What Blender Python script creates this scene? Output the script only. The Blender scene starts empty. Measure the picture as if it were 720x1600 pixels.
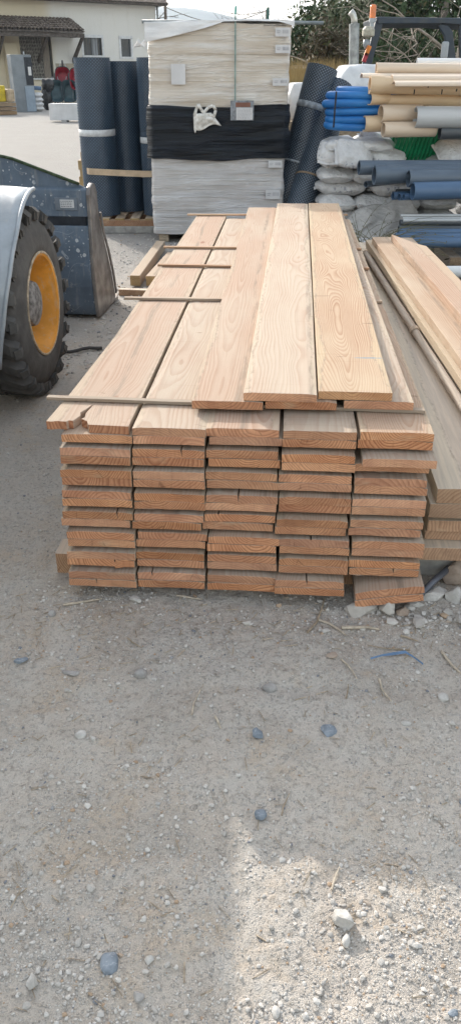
SUN_E=2.0; SKY_E=0.15; EXPO=1.3; HAZE=0.00022; AIR=1.7; DUST=3.0
import bpy, bmesh, math, random
from mathutils import Vector, Matrix, noise
R=math.radians; PI=math.pi
rng=random.Random(11)
scene=bpy.context.scene
col=scene.collection

# ------------------------------------------------------------------ camera
CAMH=1.55; PITCH=math.atan(685/1200)
def ray(x,y):
    a=(x-360)/1200; b=(800-y)/1200
    return Vector((a, math.cos(PITCH)+b*math.sin(PITCH), -math.sin(PITCH)+b*math.cos(PITCH)))
def onz(x,y,z=0.0):
    d=ray(x,y); return Vector((0,0,CAMH))+d*((z-CAMH)/d.z)
def at(x,y,D):
    d=ray(x,y); return Vector((0,0,CAMH))+d*(D/d.y)
cam=bpy.data.cameras.new('camera'); camo=bpy.data.objects.new('camera',cam); col.objects.link(camo)
camo.location=(0,0,CAMH); camo.rotation_euler=(PI/2-PITCH,0,0)
cam.sensor_fit='VERTICAL'; cam.sensor_height=24; cam.lens=24*0.75
cam.clip_start=0.05; cam.clip_end=12000
scene.camera=camo

# ------------------------------------------------------------------ node helper
class NT:
    def __init__(s,name):
        s.m=bpy.data.materials.new(name); s.m.use_nodes=True
        s.t=s.m.node_tree; s.t.nodes.clear()
        s.out=s.t.nodes.new('ShaderNodeOutputMaterial')
    def n(s,typ,**k):
        nd=s.t.nodes.new(typ)
        for a,b in k.items(): setattr(nd,a,b)
        return nd
    def link(s,a,b): s.t.links.new(a,b)
    def put(s,sock,v):
        if isinstance(v,bpy.types.NodeSocket): s.link(v,sock)
        elif isinstance(v,(tuple,list)) and len(v)==3 and sock.type=='RGBA': sock.default_value=(*v,1)
        else: sock.default_value=v
    def math(s,op,a,b=0.0,c=None,clamp=False):
        nd=s.n('ShaderNodeMath',operation=op,use_clamp=clamp)
        s.put(nd.inputs[0],a); s.put(nd.inputs[1],b)
        if c is not None: s.put(nd.inputs[2],c)
        return nd.outputs[0]
    def vmath(s,op,a,b=None,scale=None):
        nd=s.n('ShaderNodeVectorMath',operation=op)
        s.put(nd.inputs[0],a)
        if b is not None: s.put(nd.inputs[1],b)
        if scale is not None: s.put(nd.inputs['Scale'],scale)
        return nd.outputs['Value'] if op in('LENGTH','DOT_PRODUCT','DISTANCE') else nd.outputs[0]
    def mix(s,f,a,b,blend='MIX'):
        nd=s.n('ShaderNodeMix',data_type='RGBA',blend_type=blend)
        s.put(nd.inputs[0],f); s.put(nd.inputs[6],a); s.put(nd.inputs[7],b)
        return nd.outputs[2]
    def coord(s,kind='Object'):
        return s.n('ShaderNodeTexCoord').outputs[kind]
    def mapv(s,v,scale=(1,1,1),loc=(0,0,0)):
        nd=s.n('ShaderNodeMapping'); s.link(v,nd.inputs[0]); nd.inputs['Scale'].default_value=scale; nd.inputs['Location'].default_value=loc
        return nd.outputs[0]
    def noise(s,v,scale,detail=3,rough=0.5,col=False):
        nd=s.n('ShaderNodeTexNoise'); s.link(v,nd.inputs['Vector']); nd.inputs['Scale'].default_value=scale
        nd.inputs['Detail'].default_value=detail; nd.inputs['Roughness'].default_value=rough
        return nd.outputs['Color' if col else 'Fac']
    def vor(s,v,scale,feature='F1',out='Distance',rand=1.0):
        nd=s.n('ShaderNodeTexVoronoi',feature=feature); s.link(v,nd.inputs['Vector']); nd.inputs['Scale'].default_value=scale
        nd.inputs['Randomness'].default_value=rand
        return nd.outputs[out]
    def ramp(s,f,lo,hi,a=0.0,b=1.0):
        nd=s.n('ShaderNodeMapRange',interpolation_type='SMOOTHSTEP'); s.put(nd.inputs[0],f)
        nd.inputs[1].default_value=lo; nd.inputs[2].default_value=hi; nd.inputs[3].default_value=a; nd.inputs[4].default_value=b
        return nd.outputs[0]
    def xyz(s,v):
        nd=s.n('ShaderNodeSeparateXYZ'); s.link(v,nd.inputs[0]); return nd.outputs
    def comb(s,x,y,z):
        nd=s.n('ShaderNodeCombineXYZ'); s.put(nd.inputs[0],x); s.put(nd.inputs[1],y); s.put(nd.inputs[2],z); return nd.outputs[0]
    def rand(s): return s.n('ShaderNodeObjectInfo').outputs['Random']
    def bump(s,h,strength=0.3,dist=0.01):
        nd=s.n('ShaderNodeBump'); s.link(h,nd.inputs['Height']); nd.inputs['Strength'].default_value=strength; nd.inputs['Distance'].default_value=dist
        return nd.outputs[0]
    def bsdf(s,color,rough=0.7,metal=0.0,normal=None,spec=None,**kw):
        b=s.n('ShaderNodeBsdfPrincipled')
        s.put(b.inputs['Base Color'],color); s.put(b.inputs['Roughness'],rough); s.put(b.inputs['Metallic'],metal)
        if spec is not None: s.put(b.inputs['Specular IOR Level'],spec)
        if normal is not None: s.link(normal,b.inputs['Normal'])
        for k,v in kw.items(): s.put(b.inputs[k],v)
        s.link(b.outputs[0],s.out.inputs[0]); return b

def simple(name,c,rough=0.6,metal=0.0,var=0.15,scale=8,bump=0.15,c2=None,spec=0.4,stretch=(1,1,1)):
    """painted / plain surface with dirt mottling and a fine bump"""
    t=NT(name); v=t.mapv(t.coord(),stretch)
    n=t.noise(v,scale,5,0.6)
    c2=c2 or tuple(x*(1-var*1.6) for x in c); hi=tuple(min(1,x*(1+var)) for x in c)
    f=t.ramp(n,0.3,0.7)
    colr=t.mix(f,c2,hi)
    rr=t.rand(); colr=t.mix(t.math('MULTIPLY',rr,0.25),colr,c)
    b=t.bump(t.noise(v,scale*9,3),bump,0.003)
    t.bsdf(colr,t.ramp(n,0.2,0.8,rough+0.1,max(0.05,rough-0.1)),metal,b,spec=spec)
    return t.m

def wood(name,face_a,face_b,end_a,end_b,ring=112.0,weather=0.0,mark=False,wild=1.0,gap=0.5,con=0.50):
    t=NT(name); oc=t.coord(); r=t.rand()
    x,y,z=t.xyz(oc)
    r2=t.math('FRACT',t.math('MULTIPLY',r,37.31)); r3=t.math('FRACT',t.math('MULTIPLY',r,91.7))
    off=t.comb(t.math('MULTIPLY',r,43.0),t.math('MULTIPLY',r2,31.0),t.math('MULTIPLY',r3,17.0))
    ps=t.vmath('ADD',t.vmath('MULTIPLY',oc,(1.0,0.22,1.0)),off)
    wob=t.noise(ps,3.2,2,0.45)
    wobx=t.noise(t.vmath('ADD',ps,(7,3,9)),7.0,2,0.5)
    # pith axis lies under (or over) the board, so ends show arcs and faces show cathedrals
    x0=t.math('MULTIPLY_ADD',r,0.17,-0.085)
    sgn=t.math('SIGN',t.math('SUBTRACT',r2,gap))
    z0=t.math('MULTIPLY',sgn,t.math('MULTIPLY_ADD',r3,0.06,0.045))
    dx=t.math('ADD',t.math('SUBTRACT',x,x0),t.math('MULTIPLY',t.math('SUBTRACT',wobx,0.5),0.05*wild))
    dz=t.math('ADD',t.math('SUBTRACT',z,z0),t.math('MULTIPLY',t.math('SUBTRACT',wob,0.5),0.16*wild))
    rad=t.math('SQRT',t.math('ADD',t.math('MULTIPLY',dx,dx),t.math('MULTIPLY',dz,dz)))
    # knots : sparse cells stretched a little along the board
    kv=t.vmath('ADD',t.vmath('MULTIPLY',oc,(3.2,1.25,0.0)),t.vmath('MULTIPLY',off,(1,1,0)))
    kn=t.n('ShaderNodeTexVoronoi',feature='F1'); t.link(kv,kn.inputs['Vector']); kn.inputs['Scale'].default_value=1.0
    kd=kn.outputs['Distance']; kc=t.xyz(kn.outputs['Color'])[0]
    kon=t.ramp(kc,0.40,0.43)
    halo=t.math('MULTIPLY',t.ramp(kd,0.30,0.03),kon)
    rad=t.math('ADD',rad,t.math('MULTIPLY',halo,0.030))
    rv=t.comb(t.math('MULTIPLY',rad,22.0),r,r2); rad=t.math('ADD',rad,t.math('MULTIPLY',t.math('SUBTRACT',t.noise(rv,1.0,2,.5),0.5),0.030))
    rad=t.math('ADD',rad,t.math('MULTIPLY',t.math('SUBTRACT',t.noise(t.vmath('ADD',t.vmath('MULTIPLY',oc,(14,2.2,14)),off),1.0,3,.6),0.5),0.006))
    ph=t.math('FRACT',t.math('MULTIPLY',rad,t.math('MULTIPLY',t.math('MULTIPLY_ADD',r3,0.6,0.75),ring)))
    late=t.math('MULTIPLY',t.ramp(ph,0.25,0.93),t.ramp(ph,1.0,0.93))
    fine=t.noise(t.vmath('MULTIPLY',oc,(160,5,160)),1.0,3,0.6)
    patch=t.noise(t.vmath('ADD',t.vmath('MULTIPLY',oc,(2.2,0.7,2.2)),off),2.0,4,0.55)
    amp=t.ramp(patch,0.3,0.7,0.35,0.95)
    face=t.mix(t.ramp(t.math('ADD',patch,t.math('MULTIPLY_ADD',r2,0.3,-0.15)),0.32,0.68),face_a,face_b)
    face=t.mix(t.math('MULTIPLY',late,t.math('MULTIPLY',amp,con)),face,(face_b[0]*0.66,face_b[1]*0.47,face_b[2]*0.34))
    face=t.mix(t.ramp(fine,0.35,0.75,0.0,0.13),face,(face_b[0]*0.6,face_b[1]*0.5,face_b[2]*0.4))
    knot=t.math('MULTIPLY',t.ramp(kd,0.062,0.03),kon)
    face=t.mix(t.math('MULTIPLY',knot,0.85),face,(0.26,0.12,0.06))
    # long grey-brown bark/wane smear that follows one edge
    sm=t.noise(t.vmath('ADD',t.vmath('MULTIPLY',oc,(30,3.2,0)),off),1.0,5,0.7)
    edge=t.math('ABSOLUTE',t.math('SUBTRACT',x,t.math('ADD',t.math('MULTIPLY_ADD',r3,0.14,0.0),t.math('MULTIPLY',t.math('SUBTRACT',wob,0.5),0.12))))
    smear=t.math('MULTIPLY',t.ramp(edge,0.020,0.004),t.ramp(sm,0.42,0.62))
    face=t.mix(t.math('MULTIPLY',smear,0.75),face,(0.25,0.20,0.15))
    e2=t.math('ABSOLUTE',t.math('ADD',t.math('ABSOLUTE',x),t.math('MULTIPLY_ADD',t.noise(t.vmath('ADD',t.vmath('MULTIPLY',oc,(0,1.6,0)),off),1.0,4,.65),0.09,-0.150)))
    face=t.mix(t.math('MULTIPLY',t.ramp(e2,0.012,0.002),t.ramp(t.noise(t.vmath('MULTIPLY',oc,(90,30,90)),1.0,4,.7),0.42,0.6,0,0.6)),face,(0.27,0.215,0.155))
    sap=t.ramp(t.math('SUBTRACT',t.math('ABSOLUTE',x),t.math('MULTIPLY_ADD',t.noise(t.vmath('ADD',t.vmath('MULTIPLY',oc,(0,1.6,0)),off),1.0,4,.65),-0.09,0.150)),-0.002,0.004)
    face=t.mix(t.math('MULTIPLY',sap,0.45),face,(face_a[0]*1.05,face_a[1]*1.08,face_a[2]*1.0))
    sawx=t.noise(t.vmath('ADD',t.vmath('MULTIPLY',oc,(1.2,46,1)),off),1.0,3,.6)
    face=t.mix(t.ramp(sawx,0.60,0.80,0,0.22),face,(face_b[0]*.6,face_b[1]*.5,face_b[2]*.4))
    face=t.mix(t.math('MULTIPLY',t.ramp(t.noise(t.vmath('ADD',t.vmath('MULTIPLY',oc,(8,40,8)),off),1.0,2,.5),.73,.78),0.7),face,(0.15,0.09,0.05))
    dirt=t.ramp(t.noise(t.vmath('ADD',oc,off),9,6,0.7),0.60,0.78,0.0,0.25+weather)
    face=t.mix(dirt,face,(0.33,0.27,0.21))
    if weather>0:
        face=t.mix(t.ramp(t.noise(t.vmath('MULTIPLY',oc,(60,2,60)),1,4,.7),.3,.7,0,.5),face,(0.36,0.32,0.27))
    if mark:
        wy=t.math('ABSOLUTE',t.math('ADD',t.math('SUBTRACT',y,0.35),t.math('MULTIPLY',t.noise(oc,14,2),0.012)))
        mk=t.math('MULTIPLY',t.ramp(wy,0.0075,0.002),t.math('MULTIPLY',t.ramp(x,0.01,0.03),t.ramp(x,0.205,0.19)))
        mk=t.math('MULTIPLY',mk,t.ramp(t.noise(oc,50,3),.35,.6,.25,.9))
        face=t.mix(mk,face,(0.10,0.25,0.36))
    # end grain
    end=t.mix(t.ramp(t.noise(t.vmath('ADD',t.vmath('MULTIPLY',oc,(1,0,2)),off),7,4,0.6),0.3,0.7),end_a,end_b)
    end=t.mix(t.math('MULTIPLY',late,t.math('MULTIPLY_ADD',r2,0.5,0.30)),end,(end_b[0]*0.52,end_b[1]*0.42,end_b[2]*0.36))
    saw=t.noise(t.vmath('MULTIPLY',t.vmath('ADD',oc,off),(170,1,18)),1.0,3,0.6)
    end=t.mix(t.ramp(saw,0.45,0.75,0.0,0.30),end,(end_b[0]*0.55,end_b[1]*0.45,end_b[2]*0.38))
    end=t.mix(t.ramp(t.noise(t.vmath('ADD',t.vmath('MULTIPLY',oc,(5,0,9)),off),1.0,4,.7),0.52,0.75,0,0.55),end,(end_b[0]*0.45,end_b[1]*0.42,end_b[2]*0.45))
    end=t.mix(t.ramp(t.noise(t.vmath('ADD',t.vmath('MULTIPLY',oc,(6,0,14)),t.vmath('MULTIPLY',off,(2,2,2))),1.0,3,.6),0.60,0.75,0,0.5),end,(0.50,0.36,0.22))
    ck=t.n('ShaderNodeTexVoronoi',feature='DISTANCE_TO_EDGE'); t.link(t.vmath('ADD',t.vmath('MULTIPLY',oc,(13,0,5)),off),ck.inputs['Vector']); ck.inputs['Scale'].default_value=1
    crk=t.math('MULTIPLY',t.ramp(ck.outputs[0],0.016,0.004),t.ramp(t.noise(t.vmath('ADD',oc,off),11,2),.60,.66))
    end=t.mix(t.math('MULTIPLY',crk,0.5),end,(0.10,0.045,0.02))
    nv=t.n('ShaderNodeVectorTransform',vector_type='NORMAL',convert_from='WORLD',convert_to='OBJECT')
    t.link(t.n('ShaderNodeNewGeometry').outputs['Normal'],nv.inputs[0])
    ny=t.math('ABSOLUTE',t.xyz(nv.outputs[0])[1])
    isend=t.ramp(ny,0.5,0.75)
    c=t.mix(isend,face,end)
    hs=t.n('ShaderNodeHueSaturation'); t.link(c,hs.inputs['Color'])
    t.put(hs.inputs['Hue'],t.math('MULTIPLY_ADD',r3,0.005,0.4905)); t.put(hs.inputs['Value'],t.math('ADD',0.95,t.math('MULTIPLY',r,t.math('MULTIPLY_ADD',isend,0.26,0.08)))); t.put(hs.inputs['Saturation'],t.math('MULTIPLY_ADD',r2,0.14,0.86))
    h=t.math('ADD',t.math('MULTIPLY',late,0.35),t.math('ADD',t.math('MULTIPLY',fine,0.7),t.math('MULTIPLY',t.noise(oc,240,2),0.5)))
    t.bsdf(hs.outputs[0],0.78,0,t.bump(h,0.35,0.002),spec=0.2)
    return t.m

M={}
M['wood']=wood('sawn_wood',(0.475,0.385,0.29),(0.455,0.335,0.24),(0.56,0.305,0.15),(0.43,0.212,0.10))
M['wood_fig']=wood('figured_wood',(0.50,0.39,0.265),(0.47,0.34,0.225),(0.60,0.36,0.17),(0.50,0.27,0.12),ring=120,mark=True,wild=1.7,con=0.85)
M['wood_grey']=wood('dry_grey_wood',(0.66,0.56,0.44),(0.60,0.50,0.39),(0.44,0.29,0.17),(0.37,0.24,0.14),ring=110,weather=0.05,con=0.14)
M['wood_old']=wood('weathered_wood',(0.42,0.35,0.27),(0.36,0.29,0.21),(0.30,0.22,0.13),(0.24,0.17,0.10),weather=0.25)
M['wood_pale']=wood('pale_timber',(0.485,0.395,0.29),(0.45,0.345,0.24),(0.44,0.32,0.14),(0.36,0.26,0.11),ring=130)
M['stick']=wood('batten_wood',(0.50,0.36,0.22),(0.42,0.27,0.16),(0.36,0.22,0.12),(0.30,0.17,0.09))

# ------------------------------------------------------------------ mesh builder
class MB:
    def __init__(s): s.v=[]; s.f=[]
    def add(s,vs,fs):
        o=len(s.v); s.v+= [Vector(v) for v in vs]; s.f+=[tuple(i+o for i in f) for f in fs]; return s
    def box(s,c,size,M_=None):
        x,y,z=(q/2 for q in size); c=Vector(c)
        vs=[Vector((a*x,b*y,d*z)) for a in(-1,1) for b in(-1,1) for d in(-1,1)]
        if M_ is not None: vs=[M_@v for v in vs]
        return s.add([v+c for v in vs],[(0,1,3,2),(4,6,7,5),(0,4,5,1),(2,3,7,6),(0,2,6,4),(1,5,7,3)])
    def bb(s,a,b):
        return s.box([(p+q)/2 for p,q in zip(a,b)],[abs(q-p) for p,q in zip(a,b)])
    def tube(s,pts,r,n=10,caps=True,close=False):
        pts=[Vector(p) for p in pts]; m=len(pts)
        rs=r if isinstance(r,(list,tuple)) else [r]*m
        vs=[];fs=[]
        t0=(pts[1]-pts[0]).normalized(); up=Vector((0,0,1)) if abs(t0.z)<0.9 else Vector((1,0,0))
        a=t0.cross(up).normalized()
        for i in range(m):
            if close: t=(pts[(i+1)%m]-pts[i-1]).normalized()
            else: t=(pts[min(i+1,m-1)]-pts[max(i-1,0)]).normalized()
            a=(a-t*a.dot(t)).normalized(); b=t.cross(a)
            for k in range(n):
                th=2*PI*k/n; vs.append(pts[i]+(a*math.cos(th)+b*math.sin(th))*rs[i])
        for i in range(m if close else m-1):
            j=(i+1)%m
            for k in range(n):
                l=(k+1)%n; fs.append((i*n+k,i*n+l,j*n+l,j*n+k))
        if caps and not close:
            fs.append(tuple(range(n-1,-1,-1))); fs.append(tuple((m-1)*n+k for k in range(n)))
        return s.add(vs,fs)
    def pipe(s,a,b,ro,ri,n=24,depth=0.35):
        """open-ended pipe along a->b: outer wall, rim and a dark bore `depth` deep at both ends"""
        a=Vector(a);b=Vector(b);t=(b-a).normalized();L=(b-a).length
        up=Vector((0,0,1)) if abs(t.z)<0.9 else Vector((1,0,0)); u=t.cross(up).normalized(); w=t.cross(u)
        prof=[(min(depth,L/2-0.01),0.0),(min(depth,L/2-0.01),ri),(0,ri),(0,ro),(L,ro),(L,ri),(L-min(depth,L/2-0.01),ri),(L-min(depth,L/2-0.01),0.0)]
        return s.rev([(r,d) for d,r in prof],Matrix((( u.x,w.x,t.x,a.x),(u.y,w.y,t.y,a.y),(u.z,w.z,t.z,a.z),(0,0,0,1))),n)
    def rev(s,prof,mat=None,n=24,arc=2*PI):
        """lathe (r,z) profile round local z"""
        mat=mat or Matrix(); full=abs(arc-2*PI)<1e-6; k_=n if full else n+1
        vs=[];fs=[]
        for r,z in prof:
            for k in range(k_):
                th=arc*k/n; vs.append(mat@Vector((r*math.cos(th),r*math.sin(th),z)))
        for i in range(len(prof)-1):
            for k in range(n):
                l=(k+1)%k_; fs.append((i*k_+k,i*k_+l,(i+1)*k_+l,(i+1)*k_+k))
        return s.add(vs,fs)
    def prism(s,poly,ex,org=(0,0,0),ax=(1,0,0),ay=(0,0,1)):
        """2D poly in (ax,ay) extruded by vector ex"""
        o=Vector(org);ax=Vector(ax);ay=Vector(ay);ex=Vector(ex); n=len(poly)
        vs=[o+ax*p[0]+ay*p[1] for p in poly]; vs+=[v+ex for v in vs]
        fs=[tuple(range(n-1,-1,-1)),tuple(range(n,2*n))]+[(i,(i+1)%n,(i+1)%n+n,i+n) for i in range(n)]
        return s.add(vs,fs)
    def grid(s,fn,nu,nv,cu=False,cv=False):
        vs=[fn(i/(nu if cu else nu-1),j/(nv if cv else nv-1)) for j in range(nv) for i in range(nu)]
        fs=[]
        for j in range(nv if cv else nv-1):
            for i in range(nu if cu else nu-1):
                a=i;b=(i+1)%nu;c=j;d=(j+1)%nv
                fs.append((c*nu+a,c*nu+b,d*nu+b,d*nu+a))
        return s.add(vs,fs)
    def build(s,name,mat,parent=None,smooth=False,bevel=0,org=None,loc=None,rotz=None,solid=0,fixn=True,autosm=None):
        org=Vector(org) if org is not None else Vector((0,0,0))
        me=bpy.data.meshes.new(name)
        me.from_pydata([tuple(v-org) for v in s.v],[],s.f)
        if fixn:
            bm=bmesh.new(); bm.from_mesh(me); bmesh.ops.remove_doubles(bm,verts=bm.verts,dist=1e-5)
            bmesh.ops.recalc_face_normals(bm,faces=bm.faces); bm.to_mesh(me); bm.free()
        me.materials.append(mat)
        if smooth:
            for p in me.polygons: p.use_smooth=True
        if autosm:
            for p in me.polygons: p.use_smooth=True
            me.set_sharp_from_angle(angle=R(autosm))
        o=bpy.data.objects.new(name,me); col.objects.link(o)
        if parent is not None: o.parent=parent
        if loc is not None: o.location=loc
        elif org is not None and parent is None: o.location=org
        if rotz is not None: o.rotation_euler.z=rotz
        if solid:
            md=o.modifiers.new('solid','SOLIDIFY'); md.thickness=solid; md.offset=0
        if bevel:
            md=o.modifiers.new('bevel','BEVEL'); md.width=bevel; md.segments=2; md.limit_method='ANGLE'; md.angle_limit=R(35)
        return o
def tag(o,label=None,cat=None,group=None,kind=None):
    if label: o['label']=label
    if cat: o['category']=cat
    if group: o['group']=group
    if kind: o['kind']=kind
    return o
def thing(name,label,cat,loc=(0,0,0),rotz=0,group=None):
    o=bpy.data.objects.new(name,None); col.objects.link(o); o.empty_display_size=0.2
    o.location=loc; o.rotation_euler=(0,0,rotz); return tag(o,label,cat,group)
def copy_tree(o,parent=None):
    c=o.copy(); col.objects.link(c); c.parent=parent
    for ch in o.children: copy_tree(ch,c)
    return c
def fbm(x,y,z=0,o=4):
    a=0;s=1;t=0
    for i in range(o):
        a+=noise.noise(Vector((x,y,z)))*s; t+=s; s*=.5; x*=2.03;y*=2.03;z*=2.03
    return a/t

# ------------------------------------------------------------------ light
SUN_EL=R(24.5); SUN_AZ=R(-30)
sd=Vector((math.sin(SUN_AZ)*math.cos(SUN_EL),math.cos(SUN_AZ)*math.cos(SUN_EL),math.sin(SUN_EL)))
sl=bpy.data.lights.new('sun','SUN'); sl.energy=SUN_E; sl.angle=R(0.6); sl.color=(1.0,0.94,0.85)
so=bpy.data.objects.new('sun',sl); col.objects.link(so); so.rotation_euler=sd.to_track_quat('Z','Y').to_euler(); so.location=(-5,8,10)
w=bpy.data.worlds.new('World'); scene.world=w; w.use_nodes=True
wt=w.node_tree; wt.nodes.clear()
sky=wt.nodes.new('ShaderNodeTexSky'); sky.sky_type='NISHITA'; sky.sun_disc=False; sky.sun_elevation=SUN_EL; sky.sun_rotation=SUN_AZ
sky.air_density=AIR; sky.dust_density=DUST; sky.ozone_density=1.0
bg=wt.nodes.new('ShaderNodeBackground'); bg.inputs[1].default_value=SKY_E
hsv=wt.nodes.new('ShaderNodeHueSaturation'); hsv.inputs['Saturation'].default_value=0.42
wo=wt.nodes.new('ShaderNodeOutputWorld'); wt.links.new(sky.outputs[0],hsv.inputs['Color']); wt.links.new(hsv.outputs[0],bg.inputs[0]); wt.links.new(bg.outputs[0],wo.inputs[0])
scene.view_settings.view_transform='Standard'; scene.view_settings.look='None'; scene.view_settings.exposure=EXPO; scene.view_settings.gamma=1
scene.cycles.use_denoising=True; scene.cycles.max_bounces=6; scene.cycles.caustics_reflective=False; scene.cycles.caustics_refractive=False
# ------------------------------------------------------------------ ground
def gz(x,y):
    if y>30 or abs(x)>15: return 0.0
    d=math.hypot(x,y)
    a=0.016*fbm(x*1.3+5,y*1.3,0.3,4)
    if d<9: a+=0.010*fbm(x*7,y*7,1.7,3)
    if d<4:
        a+=0.008*fbm(x*26,y*26,4.1,3)
        f=noise.noise(Vector((x*3.1+9,y*3.1,2)))
        c=noise.voronoi(Vector((x*26,y*26,0.5)))[0][0]
        a+=0.006*max(0,f+0.15)*max(0,0.5-c)*2
    # a tyre rut that runs across the foreground
    for (y0,sl,dp) in ((1.66,0.05,0.010),(1.13,-0.03,0.007)):
        q=(y-(y0+sl*x+0.05*noise.noise(Vector((x*1.5,y0,0)))))/0.03
        if abs(q)<3: a-=dp*math.exp(-q*q)*max(0,0.6+noise.noise(Vector((x*3,y0*7,0))))
    return a
def axis(fine0,fine1,step,lo,hi,g=1.10):
    out=[];x=fine0
    while x<=fine1: out.append(x); x+=step
    s=step;x=out[-1]
    while x<hi: s*=g; x+=s; out.append(x)
    s=step;x=out[0];l=[]
    while x>lo: s*=g; x-=s; l.append(x)
    return l[::-1]+out
xs=axis(-1.0,1.0,0.0095,-3000,3000,1.075); ys=axis(0.5,2.6,0.0085,-60,6000,1.035)
mb=MB(); mb.v=[Vector((x,y,gz(x,y))) for y in ys for x in xs]; nx=len(xs)
mb.f=[(j*nx+i,j*nx+i+1,(j+1)*nx+i+1,(j+1)*nx+i) for j in range(len(ys)-1) for i in range(nx-1)]
t=NT('dirt'); wp=t.n('ShaderNodeNewGeometry').outputs['Position']
n1=t.noise(wp,0.9,5,0.6); n2=t.noise(wp,7,5,0.62); n3=t.noise(wp,60,4,0.6); n4=t.noise(wp,320,3,0.6)
c=t.mix(t.ramp(n1,0.35,0.68),(0.54,0.475,0.41),(0.63,0.575,0.515))
c=t.mix(t.ramp(n2,0.38,0.66,0,0.7),c,(0.58,0.545,0.50))
c=t.mix(t.ramp(t.noise(t.vmath('ADD',wp,(31,7,3)),2.4,5,0.65),0.52,0.68,0,0.55),c,(0.43,0.385,0.335))
c=t.mix(t.ramp(t.noise(t.vmath('ADD',wp,(3,77,3)),4.5,5,0.7),0.52,0.68,0,0.75),c,(0.56,0.46,0.36))
c=t.mix(t.ramp(n3,0.50,0.72,0,0.65),c,(0.30,0.27,0.235))
c=t.mix(t.ramp(n4,0.50,0.72,0,0.65),c,(0.27,0.24,0.205))
gr=t.n('ShaderNodeTexVoronoi',feature='F1'); t.link(wp,gr.inputs['Vector']); gr.inputs['Scale'].default_value=125
grc=t.xyz(gr.outputs['Color'])
on=t.math('MULTIPLY',t.ramp(grc[0],0.60,0.66),t.ramp(gr.outputs['Distance'],0.42,0.30))
peb=t.mix(grc[1],(0.38,0.36,0.33),(0.66,0.63,0.59))
c=t.mix(t.math('MULTIPLY',on,t.ramp(n2,0.36,0.58,0.2,0.85)),c,peb)
gr2=t.n('ShaderNodeTexVoronoi',feature='F1'); t.link(wp,gr2.inputs['Vector']); gr2.inputs['Scale'].default_value=34
g2c=t.xyz(gr2.outputs['Color']); on2=t.math('MULTIPLY',t.ramp(g2c[0],0.74,0.78),t.ramp(gr2.outputs['Distance'],0.36,0.28))
c=t.mix(t.math('MULTIPLY',on2,0.30),c,t.mix(g2c[1],(0.33,0.31,0.29),(0.62,0.60,0.57)))
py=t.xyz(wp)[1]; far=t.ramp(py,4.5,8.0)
c=t.mix(t.math('MULTIPLY',far,0.75),c,(0.33,0.32,0.31))  # far ground darkened in colour to hold down its sunlit brightness
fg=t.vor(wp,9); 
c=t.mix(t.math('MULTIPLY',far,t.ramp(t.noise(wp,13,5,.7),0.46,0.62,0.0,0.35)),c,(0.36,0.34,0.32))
dist=t.vmath('LENGTH',wp)
hh=t.math('ADD',t.math('MULTIPLY',on,0.9),t.math('ADD',t.math('MULTIPLY',n4,0.9),t.math('ADD',t.math('MULTIPLY',n3,1.3),t.math('MULTIPLY',on2,0.5))))
hh=t.math('ADD',hh,t.math('MULTIPLY',t.math('MULTIPLY',t.noise(wp,16,5,.7),6.0),far))
t.bsdf(c,0.95,0,t.bump(hh,1.0,0.006),spec=0.12)
M['dirt']=t.m
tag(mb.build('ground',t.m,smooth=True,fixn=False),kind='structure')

# ------------------------------------------------------------------ stones
ico=bmesh.new(); bmesh.ops.create_icosphere(ico,subdivisions=1,radius=1); IV1=[v.co.copy() for v in ico.verts]; IF1=[tuple(v.index for v in f.verts) for f in ico.faces]; ico.free()
ico=bmesh.new(); bmesh.ops.create_icosphere(ico,subdivisions=3,radius=1); IV3=[v.co.copy() for v in ico.verts]; IF3=[tuple(v.index for v in f.verts) for f in ico.faces]; ico.free()
ico=bmesh.new(); bmesh.ops.create_icosphere(ico,subdivisions=0 or 1,radius=1); ico.free()
T=(1+5**.5)/2
IV0=[Vector(v).normalized() for v in ((-1,T,0),(1,T,0),(-1,-T,0),(1,-T,0),(0,-1,T),(0,1,T),(0,-1,-T),(0,1,-T),(T,0,-1),(T,0,1),(-T,0,-1),(-T,0,1))]
IF0=[(0,11,5),(0,5,1),(0,1,7),(0,7,10),(0,10,11),(1,5,9),(5,11,4),(11,10,2),(10,7,6),(7,1,8),(3,9,4),(3,4,2),(3,2,6),(3,6,8),(3,8,9),(4,9,5),(2,4,11),(6,2,10),(8,6,7),(9,8,1)]
def rock(mb,c,s,V,F,jit=0.25,seed=0,flat=0.6,rz=None):
    r=random.Random(seed); rz=r.uniform(0,6.28) if rz is None else rz
    if not isinstance(s,(tuple,list)): s=(s*r.uniform(.75,1.3),s*r.uniform(.7,1.0),s*r.uniform(.45,.8))
    ml=Matrix.Rotation(rz,3,'Z'); o=len(mb.v); off=Vector((r.uniform(0,99),r.uniform(0,99),0))
    for v in V:
        if len(V)<100: k=1+r.uniform(-jit,jit)
        else: k=1+jit*noise.noise(v*1.3+off)*1.6+0.06*noise.noise(v*5+off)
        p=Vector((v.x*s[0],v.y*s[1],v.z*s[2]))*k
        mb.v.append(ml@p+c)
    mb.f+=[tuple(i+o for i in f) for f in F]
def facets(V,seed,n=11,lo=0.5,hi=0.78):
    """cut a sphere by random planes: an angular broken stone"""
    r=random.Random(seed); out=[v.copy() for v in V]
    for k in range(n):
        d=Vector((r.gauss(0,1),r.gauss(0,1),r.gauss(0,1))).normalized(); h=r.uniform(lo,hi)
        for v in out:
            q=v.dot(d)
            if q>h: v-=d*(q-h)
    return out
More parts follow.
